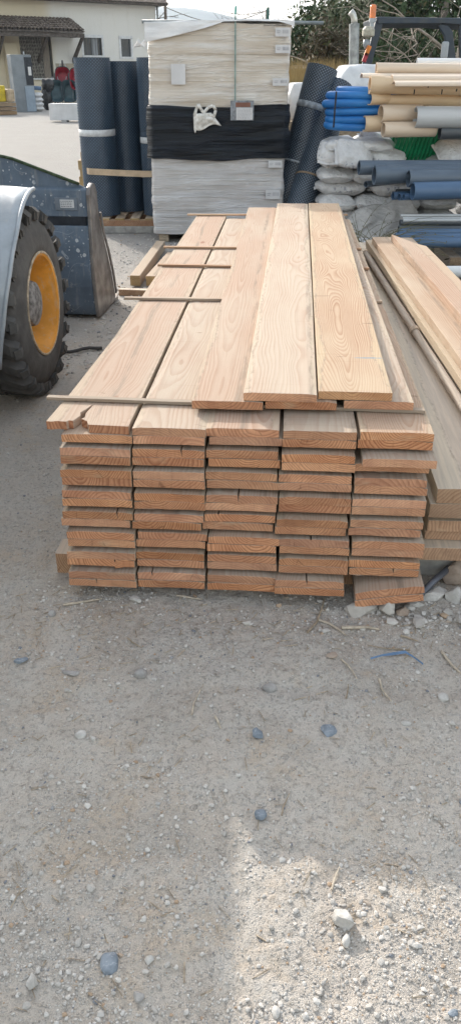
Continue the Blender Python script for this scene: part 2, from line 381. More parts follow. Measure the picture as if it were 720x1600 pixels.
def stonemat(name,a,b,sc=25,vein=None):
    t=NT(name); oc=t.coord(); r=t.rand()
    n=t.noise(t.vmath('ADD',oc,t.comb(r,r,r)),sc,6,0.65)
    c=t.mix(t.ramp(n,0.33,0.68),a,b)
    c=t.mix(t.ramp(t.noise(oc,sc*4,3),0.55,0.75,0,0.35),c,tuple(q*0.6 for q in a))
    if vein: c=t.mix(t.ramp(t.math('ABSOLUTE',t.math('SUBTRACT',t.noise(oc,sc*0.8,4,.7),0.5)),0.02,0.0,0,0.6),c,vein)
    t.bsdf(c,0.85,0,t.bump(t.noise(oc,sc*5,4),0.4,0.003),spec=0.2); return t.m
M['limestone']=stonemat('pale_stone',(0.42,0.40,0.37),(0.60,0.58,0.55))
M['greystone']=stonemat('grey_stone',(0.28,0.27,0.26),(0.42,0.40,0.38))
M['bluestone']=stonemat('blue_grey_stone',(0.17,0.20,0.235),(0.28,0.315,0.355),vein=(0.45,0.47,0.5))
M['rubble']=stonemat('rubble',(0.40,0.37,0.33),(0.56,0.53,0.49),18)
M['brownstone']=stonemat('brown_stone',(0.30,0.23,0.18),(0.42,0.34,0.28),18)
# individual stones: (px,py, width px, height px, material, seed, label, sharp)
ST=[
(537,1440,31,34,'limestone',3,'big white angular stone on the sunlit gravel at bottom right',1,28),
(540,1472,13,22,'limestone',4,'small white upright pebble just below the big white angular stone',0,20),
(172,1508,29,36,'bluestone',5,'smooth blue-grey oval stone in the dirt at bottom left',0,16),
(52,1536,18,27,'limestone',6,'white stone with a dark hollow beside it near the bottom left corner',1,16),
(234,1502,16,14,'limestone',7,'pale stone right of the smooth blue-grey oval stone',1,9),
(217,1558,17,18,'greystone',8,'flat triangular grey stone low in the dirt below the blue-grey oval one',1,8),
(220,1056,20,18,'greystone',9,'round light grey pebble sitting alone below the left half of the stack',0,15),
(127,1152,19,15,'limestone',10,'pale oval pebble on the dirt in the left middle ground',0,10),
(422,1073,22,17,'greystone',11,'smooth mid grey oval pebble below the middle of the stack',0,11),
(401,1149,19,19,'bluestone',12,'blue-grey angular stone right of the frame centre with pale sides',1,13),
(407,1272,20,18,'bluestone',13,'rounded blue-grey pebble standing alone in the middle of the bare dirt',0,13),
(513,1141,23,25,'bluestone',14,'broken blue-grey chip pressed in the dirt right of the middle',1,8),
(35,1035,20,12,'bluestone',15,'dark bluish flat stone near the left edge below the stack',1,7),
(112,1054,26,14,'greystone',16,'long flat grey shard half buried at the left',1,6),
(431,1583,14,18,'limestone',17,'small pale pebble close to the bottom edge in the middle',0,10),
(596,1391,12,11,'limestone',18,'small cream pebble at the upper edge of the sunlit gravel',1,8),
(649,1482,17,12,'limestone',19,'cream flat stone in the sunlit gravel right of the big white one',1,8),
(692,1088,18,17,'limestone',20,'pale rounded stone on the dirt near the right edge',0,10),
(634,1129,17,10,'limestone',21,'flat oval pale pebble in the dirt at the right',0,6),
(706,1585,15,10,'bluestone',22,'dark blue chip in the bottom right corner',1,7),
(604,957,27,27,'rubble',23,'pale cube-like stone in front of the stack below its right corner',1,24),
(563,955,62,24,'rubble',24,'wide low grey clod beneath the tilted corner boards',1,16),
(648,946,24,12,'limestone',25,'small flat pale stone between the rubble under the right corner',1,10),
(678,934,39,27,'limestone',26,'large pale flat stone, left of the two big ones at the right edge',1,18),
(708,936,26,28,'limestone',27,'large pale blocky stone touching the right edge below the grey planks',1,22),
(712,908,40,44,'brownstone',28,'brown-grey lump with scratches behind the pale stones at right edge',1,36),
(627,959,20,19,'brownstone',29,'small reddish brown brick shard right of the cube-like stone',1,14),
(517,1025,16,12,'brownstone',30,'rust brown pebble below the fifth column of board ends',1,8),
(213,942,18,11,'limestone',31,'pale wedge stone in the shadow right under the stack front',1,12),
(82,960,16,12,'greystone',32,'grey stone left of the stack foot among crumbs of gravel',1,9),
]
for (px,py,wp_,hp,mt,sd_,lab,sharp,zp) in ST:
    c=onz(px,py,0.0); zc=c.y*math.cos(PITCH)+CAMH*math.sin(PITCH); k=zc/1200
    wp_*=1.22 if sharp else 1; hp*=1.2 if sharp else 1; zp*=1.3 if sharp else 1; sx=wp_*k/2; sz=max(zp*k/2,0.003); sy=max(sx*0.5,min(sx*1.6,hp*k/2*1.05))
    V=facets(IV3,sd_) if sharp else IV3
    mb=MB(); rock(mb,Vector((0,0,0)),(sx,sy,sz),V,IF3,0.10 if sharp else 0.16,sd_,rz=random.Random(sd_).uniform(-.3,.3))
    o=mb.build('stone',M[mt],smooth=not sharp,autosm=40 if sharp else None,loc=(c.x,c.y,gz(c.x,c.y)+sz*0.45))
    tag(o,lab,'stone',group='loose stones on the dirt')
# gravel: thousands of little angular stones, uncountable
gm=NT('gravel'); r_=gm.n('ShaderNodeNewGeometry').outputs['Random Per Island']
gc=gm.mix(r_,(0.40,0.375,0.345),(0.62,0.59,0.55)); gc=gm.mix(gm.ramp(gm.math('FRACT',gm.math('MULTIPLY',r_,17.3)),0.955,0.975),gc,(0.22,0.23,0.25))
gc=gm.mix(gm.ramp(gm.math('FRACT',gm.math('MULTIPLY',r_,7.9)),0.93,0.96),gc,(0.42,0.31,0.22))
gm.bsdf(gc,0.9,0,gm.bump(gm.noise(gm.coord(),400,3),0.4,0.001),spec=0.15)
gA=MB(); g=random.Random(5)
def okspot(x,y):
    return not (-0.62<x<1.5 and 2.2<y<6.6 and x>-0.62+(y-2.2)*0.06)
n=0
while n<17000:
    y=0.72+ (g.random()**1.25)*3.6; x=g.uniform(-0.55,0.55)*(0.62+y*0.62)
    f=noise.noise(Vector((x*2.3,y*2.3,3)))+0.6*noise.noise(Vector((x*6.3,y*6.3,8)))
    patch=(x>0.12 and y<1.12)
    if not okspot(x,y) or (f<-0.05 and not patch and g.random()<0.72): continue
    s=0.0011+0.0024*g.random()+ (0.0045*g.random()**2 if g.random()<0.22 else 0)+(0.006*g.random() if g.random()<0.02 else 0)
    rock(gA,Vector((x,y,gz(x,y)+s*0.25)),s,IV0,IF0,0.28,n); n+=1
for k in range(5200):   # coarse gravel between the loader and the pallets
    y=g.uniform(4.3,9.2); x=g.uniform(-0.5,0.5)*(0.7*y)
    if not okspot(x,y): continue
    s=g.uniform(0.004,0.013); rock(gA,Vector((x,y,gz(x,y)+s*0.3)),s,IV0,IF0,0.3,k+20000)
for (cx,cy,rx,ry,nn,sm) in ((0.66,2.00,0.16,0.05,26,0.034),(0.35,1.97,0.25,0.04,12,0.022),(0.70,2.02,0.30,0.13,300,0.013),(-0.55,2.12,0.22,0.12,160,0.008),(-0.1,2.03,0.5,0.05,190,0.008),(0.25,1.98,0.35,0.09,160,0.008),(0.42,0.92,0.22,0.16,700,0.0052),(0.55,1.0,0.25,0.12,300,0.005)):
    for k in range(nn):
        x=g.gauss(cx,rx*.55); y=g.gauss(cy,ry*.6)
        s=sm*(0.25+0.75*g.random()**2)*0.75; rock(gA,Vector((x,y,gz(x,y)+s*0.3)),s,IV0,IF0,0.3,k+40000)
tag(gA.build('gravel',gm.m,fixn=False),label='grey and beige gravel crumbs scattered over the dirt',kind='stuff')

# sticks and litter
tm=simple('twig',(0.36,0.29,0.21),0.85,var=.25,scale=60)
tm2=simple('pale_splinter',(0.50,0.43,0.34),0.85,var=.2,scale=60)
STK=[(480,990,506,938,5,tm,'long brown stick leaning out from under the fourth column of boards'),
(496,968,540,995,5,tm2,'pale split stick lying below the gap before the tilted boards'),
(533,982,592,986,7,tm2,'thick bent splinter of bark below the tilted corner boards'),
(533,1030,557,1062,4,tm2,'thin pale twig pointing down, right of the blue plastic strip start'),
(592,1060,611,1098,5,tm2,'curved dry stem on the dirt at the right'),
(640,1014,573,1008,3,tm,'very thin stem beside the blue plastic strip'),
(690,1018,719,1055,6,tm2,'straight flat splinter at the right edge'),
(300,1120,318,1072,4,tm2,'thin straight splinter standing out left of the centre'),
(336,1122,345,1140,5,tm2,'short stubby splinter in the centre of the dirt'),
(518,1390,530,1355,5,tm2,'pale short stick just above the big white angular stone'),
(540,1091,544,1068,3,tm,'tiny forked twig below the rust brown pebble'),
(625,993,652,1003,4,tm,'brown twig right of the blue plastic strip'),
(200,1000,222,1016,3,tm,'brown twig on the dirt below the second column of board ends'),
(276,930,316,941,4,tm2,'pale lath fragment in the shadow under the stack'),
(100,945,160,937,5,tm2,'long lath fragment lying at the left foot of the stack'),
(440,1272,452,1240,3,tm,'faint twig in the bare dirt right of the rounded blue-grey pebble')]
for (x1,y1,x2,y2,wpx,mt,lab) in STK:
    a=onz(x1,y1);b=onz(x2,y2); zc=a.y*math.cos(PITCH)+.77; rr=wpx*zc/1200/2*0.8
    m_=(a+b)/2; L=(b-a); sdv=Vector((-L.y,L.x,0))*0.06*g.uniform(-1,1)
    pts=[a,a*.66+b*.34+sdv,a*.33+b*.67+sdv*.7,b]; pts=[Vector((p.x,p.y,gz(p.x,p.y)+rr*1.0+0.0015*i)) for i,p in enumerate(pts)]
    mb=MB().tube(pts,[rr,rr*.9,rr*.8,rr*.5],6)
    tag(mb.build('stick',mt,org=pts[0]),lab,'stick',group='sticks and splinters on the dirt')
# blue plastic strip
pts=[onz(x,y) for x,y in ((578,1030),(596,1026),(612,1023),(632,1022),(645,1028),(660,1040))]
mb=MB(); vs=[];
for i,p in enumerate(pts):
    z=gz(p.x,p.y)+0.006+0.003*(i%2); wv=0.002+0.0025*(i in(2,3))
    vs+= [(p.x,p.y-wv,z),(p.x,p.y+wv,z+0.004)]
mb.add(vs,[(2*i,2*i+2,2*i+3,2*i+1) for i in range(len(pts)-1)])
tag(mb.build('plastic_strip',simple('blue_plastic',(0.13,0.22,0.36),0.4),solid=0.001,org=pts[0]),'torn blue plastic strip on the dirt right of the middle','plastic strip')
# litter of tiny splinters and dead leaves near the stack
lt=MB()
for k in range(420):
    if k<200: x=g.uniform(-0.75,1.0); y=2.0+g.gauss(0,0.10)
    else: y=g.uniform(0.8,2.2); x=g.uniform(-0.5,0.5)*y
    L=g.uniform(0.004,0.022); a=g.uniform(0,PI); d=Vector((math.cos(a),math.sin(a),0))*L; p=Vector((x,y,gz(x,y)+0.002))
    wv=Vector((-d.y,d.x,0)).normalized()*g.uniform(.0005,.0016)
    lt.add([p-d-wv,p+d-wv,p+d+wv+Vector((0,0,.002)),p-d+wv+Vector((0,0,.002))],[(0,1,2,3)])
tag(lt.build('debris',simple('splinters',(0.40,0.33,0.25),0.9,var=.3,scale=80),fixn=False,solid=0.0008),label='tiny splinters and dead bits strewn on the dirt',kind='stuff')

# ------------------------------------------------------------------ main stack of boards
YAW=R(-4.0); u_=Vector((math.cos(YAW),math.sin(YAW),0)); v_=Vector((-math.sin(YAW),math.cos(YAW),0))
TH=0.0290; Z0=0.045; GAP=0.0125
def lz(l): return Z0+TH*l+GAP*(l//2)
O=Vector((-0.548,2.142,0))
def SL(u,v,z): return O+u_*u+v_*v+Vector((0,0,z))
def board_mesh(w_,L,th,seed,cup=0.0,notch=None,plan=None,bow=0.0):
    r=random.Random(seed); mb=MB()
    n=8
    top=[];bot=[]
    for i in range(n+1):
        x=w_*(i/n); q=(i/n-.5)*2
        e=0.0012*r.uniform(-1,1)
        top.append((x,th+cup*(1-q*q)-(0.004 if i in(0,n) else 0)*r.random()+e*.4)); bot.append((x,cup*(1-q*q)*0.6+e*.2))
    if notch:
        top2=[]
        for (x,z) in top:
            top2.append((x,z))
        xn=notch*w_; out=[];done=False
        for (x,z) in top2:
            if not done and x>xn:
                out+=[(xn-0.003,th+cup),(xn-0.001+0.004*r.random(),th*r.uniform(.15,.5)),(xn+0.002,th+cup)]; done=True
            if abs(x-xn)>0.004: out.append((x,z))
        top=out
    poly=bot+top[::-1]; m=len(poly)
    ns=24 if L>1 else 3
    rings=[]
    for j in range(ns+1):
        tt=j/ns; y=L*(tt**1.25) if ns>3 else L*tt
        if j==0: dy=[0.0015*r.uniform(-1,1) for _ in poly]
        wob=0.0022*noise.noise(Vector((seed*3.3,y*1.1,0)))+0.0010*noise.noise(Vector((seed*1.3,y*6,5)))
        bz=bow*math.sin(PI*tt)+0.0010*noise.noise(Vector((seed*2.1,y*2.0,9)))
        for i,(x,z) in enumerate(poly):
            xx=x+wob*(1 if x>w_/2 else -1)*0.8
            mb.v.append(Vector((xx-w_/2,y+(dy[i] if j==0 else 0),z+bz)))
    for j in range(ns):
        for i in range(m):
            k=(i+1)%m; mb.f.append((j*m+i,j*m+k,(j+1)*m+k,(j+1)*m+i))
    mb.f.append(tuple(range(m-1,-1,-1))); mb.f.append(tuple(ns*m+i for i in range(m)))
    return mb
ORD=['bottom','second','third','fourth','fifth','sixth','seventh','eighth','ninth','tenth','eleventh','twelfth','thirteenth','fourteenth','fifteenth','sixteenth']
COL=['first column from the left','second column from the left','middle column','fourth column from the left','last column on the right']
GRP='sawn boards of the main stack'
br=random.Random(21)
PW=0.2335
SPECIAL={(13,4):'projecting board in the last column, its end pushed out to the right in the third row',}
for lay in range(16):
    if lay%2==0: pv=[br.uniform(-0.009,0.011) for _ in range(5)]
    rowshift=br.uniform(-0.002,0.005)+(-0.008 if lay//2 in(3,) else 0.0)
    for c5 in range(5):
        lowpair=lay%2==0
        w_=0.2275+br.uniform(-0.004,0.003)
        u=c5*PW+0.115+rowshift+br.uniform(-0.004,0.004)
        v=0.012*(lay//2)+pv[c5]+br.uniform(-0.002,0.002)
        z=lz(lay)
        roll=br.uniform(-0.006,0.006); extra=0
        if (lay,c5)==(13,4): u+=0.014; v-=0.03
        if lay>=14 and c5==4: u+=0.002
        if lay in(0,1) and c5==4: u+=0.018; roll=0.18; z-=0.008; v-=0.022; w_=0.222
        if lay in(0,1) and c5==3: v-=0.008; u-=0.008
        if lay==15 and c5==0: continue
        if lay>=14 and c5==1: v-=0.012
        notch=None
        if (lay,c5) in ((13,1),(9,2),(1,3),(5,3)): notch={1:0.68,2:0.45,3:0.46}[c5]
        elif br.random()<0.10: notch=br.uniform(.15,.85)
        p=SL(u,v,z)
        L=4.1+br.uniform(-0.01,0.01)-0.0185*(lay//2)
        mb=board_mesh(w_,L,TH-0.0008,lay*10+c5+3,cup=br.uniform(0,0.0022) if lay<15 else 0,notch=notch)
        o=mb.build('board',M['wood'],loc=p,bevel=0.0012)
        o.rotation_euler=(0,-roll,YAW+br.uniform(-0.0006,0.0006))
        lab='stacked board, %s layer from the ground, %s'%(ORD[lay],COL[c5])
        if lay==15: lab='board in the top full layer of the stack, %s'%COL[c5]
        if lay==0 and c5==4: lab='lower of two tilted boards at the bottom right corner of the stack'
        if lay==1 and c5==4: lab='upper of two tilted boards at the bottom right corner of the stack'
        if (lay,c5)==(13,4): lab='reddish board end that sticks out furthest at the right side of the stack'
        tag(o,lab,'board',GRP)
# top left board with its broken near corner
mb=MB(); W5=0.228
plan=[(-W5/2-0.040,0.022),(-W5/2-0.022,0.020),(-W5/2-0.005,0.026),(-W5/2+0.024,0.022),(-W5/2+0.030,0.034),(-W5/2+0.044,0.030),(-W5/2+0.058,0.075),(-W5/2+0.052,0.10),(-W5/2+0.079,0.175),(-W5/2+0.070,0.10),(-W5/2+0.074,0.062),(-W5/2+0.066,0.050),(-W5/2+0.090,0.030),(-W5/2+0.100,0.004),(W5/2,-0.002),(W5/2,4.09),(-W5/2,4.09),(-W5/2-0.004,0.9),(-W5/2-0.024,0.28)]
mb.prism(plan,(0,0,TH-0.001),ax=(1,0,0),ay=(0,1,0))
bmx=mb.build('board',M['wood'],loc=SL(0.112,0.085,lz(15)),bevel=0.0015,rotz=YAW); 
tag(bmx,'top left board with its near corner split and broken off','board',GRP)
# layers above
def topb(px,py,z,u,w_,L,lab,mat='wood',yaw=YAW,v=None,seed=1,cup=0.0):
    pass
L17=[(onz(300,641,0.604),0.228,'wood','lowest of the raised boards, its left edge overlooking the battens',R(-3.7)),
     (onz(414,641,0.604),0.228,'wood','raised board hidden under the two topmost boards, only its end showing',R(-4.2)),
     (onz(536,641,0.604),0.222,'wood','raised board whose right strip shows beside the topmost boards',R(-3.9))]
for k,(p,w_,mt,lab,yw) in enumerate(L17):
    uu=Vector((math.cos(yw),math.sin(yw),0)); q=p+uu*(w_/2); q.z=lz(16)+0.0005
    o=board_mesh(w_,4.12,TH-0.001,300+k,0.0).build('board',M[mt],loc=q,bevel=0.0012,rotz=yw); tag(o,lab,'board',GRP)
L18=[(onz(380,629,0.632),0.2335,'wood','left one of the two topmost boards, plain pinkish face','wood',R(-4.55)),
     (onz(496.3,627,0.632),0.234,'wood_fig','topmost right board with swirling grain and a blue crayon mark','x',R(-4.6))]
for k,(p,w_,mt,lab,_,yw) in enumerate(L18):
    uu=Vector((math.cos(yw),math.sin(yw),0)); q=p+uu*(w_/2); q.z=lz(16)+TH+0.0008
    o=board_mesh(w_,4.13,TH-0.001,320+k,0.0).build('board',M[mt],loc=q,bevel=0.0012,rotz=yw); tag(o,lab,'board',GRP)
# battens lying on the left boards
SB=[((75,624),(300,632),0.016,0.024,'grey-brown batten across the near end of the left boards'),
    ((195,468),(347,470),0.018,0.026,'pale batten across the left boards, second from the near end'),
    ((247,416),(363,418),0.018,0.026,'dark reddish batten across the left boards, third from the near end'),
    ((256,388),(372,389),0.018,0.026,'short reddish batten across the left boards, fourth from the near end'),
    ((293,337),(386,337),0.016,0.03,'thin batten across the far end of the left boards')]
zt=lz(16)-GAP
for k,(a,b,h,wd,lab) in enumerate(SB):
    p=onz(a[0],a[1],zt); q=onz(b[0],b[1],zt); d=q-p; d.normalize(); L=(1.16-(p-O).dot(u_)); h=GAP-0.0015
    mb=MB(); n=14
    def f(i,j,h=h,wd=wd,L=L): pass
    ring=[(-wd/2,0),(wd/2,0),(wd/2,h),(-wd/2,h)]
    for i in range(n+1):
        y=L*i/n
        for (x,z) in ring: mb.v.append(Vector((x+0.001*noise.noise(Vector((y*4,k,x*50))),y,z+0.0012*noise.noise(Vector((y*5,k*3,7+z*40)))*(z>0))))
    for i in range(n):
        for m in range(4): mb.f.append((i*4+m,i*4+(m+1)%4,(i+1)*4+(m+1)%4,(i+1)*4+m))
    mb.f+=[(3,2,1,0),(n*4,n*4+1,n*4+2,n*4+3)]
    o=mb.build('batten',M['wood_old'] if k==0 else (M['wood_pale'] if k==1 else M['stick']),loc=(p.x,p.y,zt+0.0015),bevel=0.001)
    o.rotation_euler.z=math.atan2(d.y,d.x)-PI/2
    tag(o,lab,'batten','battens across the left boards')
for lay in range(7):
    for v in (0.27,2.1,3.6):
        p=SL(0.0,v+0.012*lay,lz(2*lay+1)+TH)
        tag(MB().bb((0,-.015,0),(1.15,.015,GAP-.001)).build('batten',M['stick'],loc=p,rotz=YAW),'thin batten inside the stack between two double layers','batten','battens hidden in the gaps of the stack')
# bearers under the stack
conc=simple('concrete',(0.34,0.33,0.31),0.9,var=.18,scale=14,bump=.5)
for k,(v,ul,lab) in enumerate(((0.13,-0.075,'square timber bearer sticking out under the left front of the stack'),(1.9,-0.03,'square timber bearer under the middle of the stack'),(3.7,-0.10,'square timber bearer under the far end of the stack'))):
    mb=MB(); 
    if k==0: mb.bb((0,0,0),(0.13,0.9,0.085)); mb2=MB()
    h=Z0-0.002
    if k==0:
        # its visible stub stands beside the stack, tucked against the first column
        mb=MB().bb((-0.06,0,0),(0.0,0.10,0.085)).bb((0.0,0.02,0),(1.16,0.10,h))
        mb=MB().prism([(-0.078,0.0),(1.12,0.0),(1.12,h),(0.0,h),(0.0,0.082),(-0.078,0.082)],(0,0.10,0))
    else:
        mb=MB().bb((-0.02,0,0),(1.16,0.08,h))
    p=SL(0.0 if k==0 else 0,v,0)
    tag(mb.build('bearer',M['wood_pale'] if k else M['wood_grey'],loc=(p.x,p.y,0),rotz=YAW,bevel=0.002),lab,'bearer','timber bearers under the stack')

# ------------------------------------------------------------------ grey plank stack (right)
GY=R(-3.95); G0=onz(680,783,0.32); gu=Vector((math.cos(GY),math.sin(GY),0)); gv=Vector((-math.sin(GY),math.cos(GY),0))
gl=[(0.10,0.052,-0.055,-0.02,0.62,'wood_grey','thick lowest plank of the right pile, its end beside the stack foot'),
    (0.153,0.037,-0.012,0.03,0.50,'wood_grey','second plank from the bottom of the right pile'),
    (0.191,0.045,-0.010,0.02,0.50,'wood_grey','darker third plank of the right pile, just under the gap'),
    (0.237,0.018,0.000,0.06,0.46,'wood_old','thin spacer board under the two top planks of the right pile'),
    (0.256,0.056,-0.016,0.00,0.50,'wood_grey','plank directly under the wide top plank of the right pile'),
    (0.313,0.057,0.0,0.0,0.40,'wood_grey','wide pale grey top plank of the right pile with two small knots')]
for k,(z,th,du,dv,w_,mt,lab) in enumerate(gl):
    p=G0+gu*(du+w_/2)+gv*dv; 
    mb=board_mesh(w_,4.25 if k==5 else 4.1,th-0.001,500+k)
    tag(mb.build('plank',M[mt],loc=(p.x,p.y,z),rotz=GY,bevel=0.002),lab,'plank','planks of the low pile on the right')
# concrete block and rusty bar under it
cb=MB().bb((0,0,0),(0.75,0.22,0.097)); p=G0+gu*(-0.075)+gv*(0.03)
tag(cb.build('concrete_block',conc,loc=(p.x,p.y,0.0),rotz=GY,bevel=0.008),'worn concrete sleeper under the near end of the right plank pile','concrete block')
cb=MB().bb((0,0,0),(0.75,0.2,0.097)); p=G0+gu*(-0.05)+gv*(3.4)
tag(cb.build('concrete_block',conc,loc=(p.x,p.y,0.0),rotz=GY,bevel=0.008),'concrete sleeper under the far end of the right plank pile','concrete block')
a=onz(648,938,0.01);b=onz(700,888,0.05)
tag(MB().tube([a,(a+b)/2+Vector((0,0,.008)),b],0.012,8).build('metal_bar',simple('dull_steel',(0.16,0.17,0.20),0.5,0.6),org=a,smooth=True),'dark bluish metal bar poking out below the right plank pile','metal bar')
# upper bundle, yawed a little to the left
UY=R(-1.45); uu=Vector((math.cos(UY),math.sin(UY),0)); uv=Vector((-math.sin(UY),math.cos(UY),0))
def upl(px,py,z,w_,L,th,mt,lab,seed,back=3.3,yaw=UY):
    """far-left corner seen at (px,py) on height z(top)"""
    f=onz(px,py,z); n_=f-uv*L; c=n_+uu*(w_/2)
    tag(board_mesh(w_,L,th-0.001,seed).build('plank',M[mt],loc=(c.x,c.y,z-th),rotz=yaw,bevel=0.0015),lab,'plank','narrow planks across the right pile')
upl(572,379,0.415,0.34,3.9,0.043,'wood_old','weathered plank lying under the pale planks on the right pile',700)
upl(571,374,0.459,0.30,3.75,0.043,'wood_pale','pale plank in the middle of the right pile, its bright edge facing the stack',701)
upl(581,370,0.503,0.17,3.7,0.043,'wood_pale','broad plank second from the top of the right pile',702)
upl(618,371,0.503,0.12,3.55,0.043,'wood_old','hidden plank at the right that helps to carry the topmost plank of the right pile',705)
# topmost plank with slanted far end
f=onz(611,366,0.548); z=0.548; poly=[(0,0),(0.165,-0.0),(0.165,3.25),(0.118,3.33),(0.0,3.68)]
n_=f-uv*3.68
tag(MB().prism(poly,(0,0,0.043),ax=(1,0,0),ay=(0,1,0)).build('plank',M['wood'],loc=(n_.x,n_.y,z-0.043),rotz=UY,bevel=0.0015),'topmost plank of the right pile with a slanted far end','plank','narrow planks across the right pile')
# grey round pole lashed with a strap
a=onz(570,395,0.41);b=onz(725,640,0.40); d=(b-a).normalized(); b=b+d*0.35
pts=[a+(b-a)*i/12+Vector((0.003*noise.noise(Vector((i,2,3))),0,0)) for i in range(13)]
pl=thing('round_pole','weathered grey round pole bound with a cloth strip along the right pile','pole',loc=tuple(a))
MB().tube([p-a for p in pts],[0.020+0.0015*noise.noise(Vector((i*.7,5,1))) for i in range(13)],14).build('shaft',M['wood_old'],pl,smooth=True)
wr=onz(655,524,0.405); cxm=min(range(13),key=lambda i:(pts[i]-wr).length); wpnt=pts[cxm]-a
MB().tube([wpnt-d*0.028,wpnt+d*0.028],0.026,14).build('binding',simple('rag',(0.36,0.28,0.21),0.9,var=.3,scale=60),pl,smooth=True,bevel=0.004)
# ------------------------------------------------------------------ wheel loader
LY=R(-5.0); LO=Vector((-0.985,4.10,0)); lr=Vector((math.cos(LY),math.sin(LY),0)); lf=Vector((-math.sin(LY),math.cos(LY),0))
def tol(p): d=Vector(p)-LO; return Vector((d.dot(lr),d.dot(lf),d.z))
loader=thing('wheel_loader','compact wheel loader with orange rim, silver mudguard and blue-grey bucket on the ground','loader',tuple(LO),LY)
def paintmat(name,base,dirt,spl=None,rough=0.45,band=None):
    t=NT(name); oc=t.coord(); n=t.noise(oc,5,6,0.65)
    c=t.mix(t.ramp(n,0.35,0.7),base,tuple(q*1.35+0.01 for q in base))
    st=t.noise(t.vmath('MULTIPLY',oc,(26,26,3)),1,5,.65)
    c=t.mix(t.ramp(st,0.52,0.75,0,0.45),c,dirt)
    c=t.mix(t.ramp(t.noise(oc,22,5,.7),0.58,0.7,0,0.5),c,dirt)
    if spl:
        for sc,th,hi in ((22,0.30,.80),(50,0.26,.72),(11,.16,.86)):
            vv=t.n('ShaderNodeTexVoronoi',feature='F1'); t.link(t.vmath('ADD',oc,t.vmath('MULTIPLY',t.noise(oc,30,2,.5,True),(0.02,.02,.02))),vv.inputs['Vector']); vv.inputs['Scale'].default_value=sc
            m_=t.math('MULTIPLY',t.ramp(vv.outputs['Distance'],th,th-.05),t.ramp(t.xyz(vv.outputs['Color'])[0],hi,hi+.02))
            m_=t.math('MULTIPLY',m_,t.ramp(t.noise(oc,4.0,2),0.40,0.52))
            c=t.mix(t.math('MULTIPLY',m_,.85),c,spl)
        sc_=t.math('ABSOLUTE',t.math('SUBTRACT',t.noise(t.mapv(oc,(1,1,1)),6,1,.3),0.5))
        c=t.mix(t.math('MULTIPLY',t.ramp(sc_,0.006,0.001),t.ramp(t.noise(oc,2.7,2),.5,.55,0,.45)),c,spl)
    t.bsdf(c,t.ramp(n,0.3,0.7,rough+.1,rough-.08),0.0,t.bump(t.noise(oc,60,4),0.2,0.002),spec=0.45); return t.m
M['bluepaint']=paintmat('blue_grey_paint',(0.085,0.115,0.155),(0.30,0.30,0.29),(0.50,0.52,0.53))
M['orange']=paintmat('orange_rim_paint',(0.60,0.26,0.03),(0.48,0.42,0.34),rough=.6)
M['silver']=paintmat('silver_grey_paint',(0.29,0.32,0.35),(0.40,0.39,0.37),rough=.38)
M['worn']=simple('worn_steel',(0.26,0.245,0.235),0.42,0.65,var=.35,scale=7,bump=.3,c2=(0.13,0.115,0.11))
M['rubber']=simple('tyre_rubber',(0.045,0.043,0.042),0.8,var=.5,scale=9,bump=.7,c2=(0.13,0.125,0.12),spec=.3)
M['rubber2']=simple('tyre_dusty_rubber',(0.030,0.030,0.032),0.7,var=.4,scale=9,bump=.4,c2=(0.085,0.08,0.075),spec=.3)
M['dark']=simple('dark_steel',(0.03,0.035,0.045),0.5,0.2,var=.3)
M['dustysteel']=simple('dusty_hub',(0.23,0.22,0.215),0.75,var=.3,scale=30,c2=(0.09,0.085,0.08),bump=.5)
WX=Matrix(((0,0,1,0),(0,1,0,0),(-1,0,0,0),(0,0,0,1)))  # local z -> x
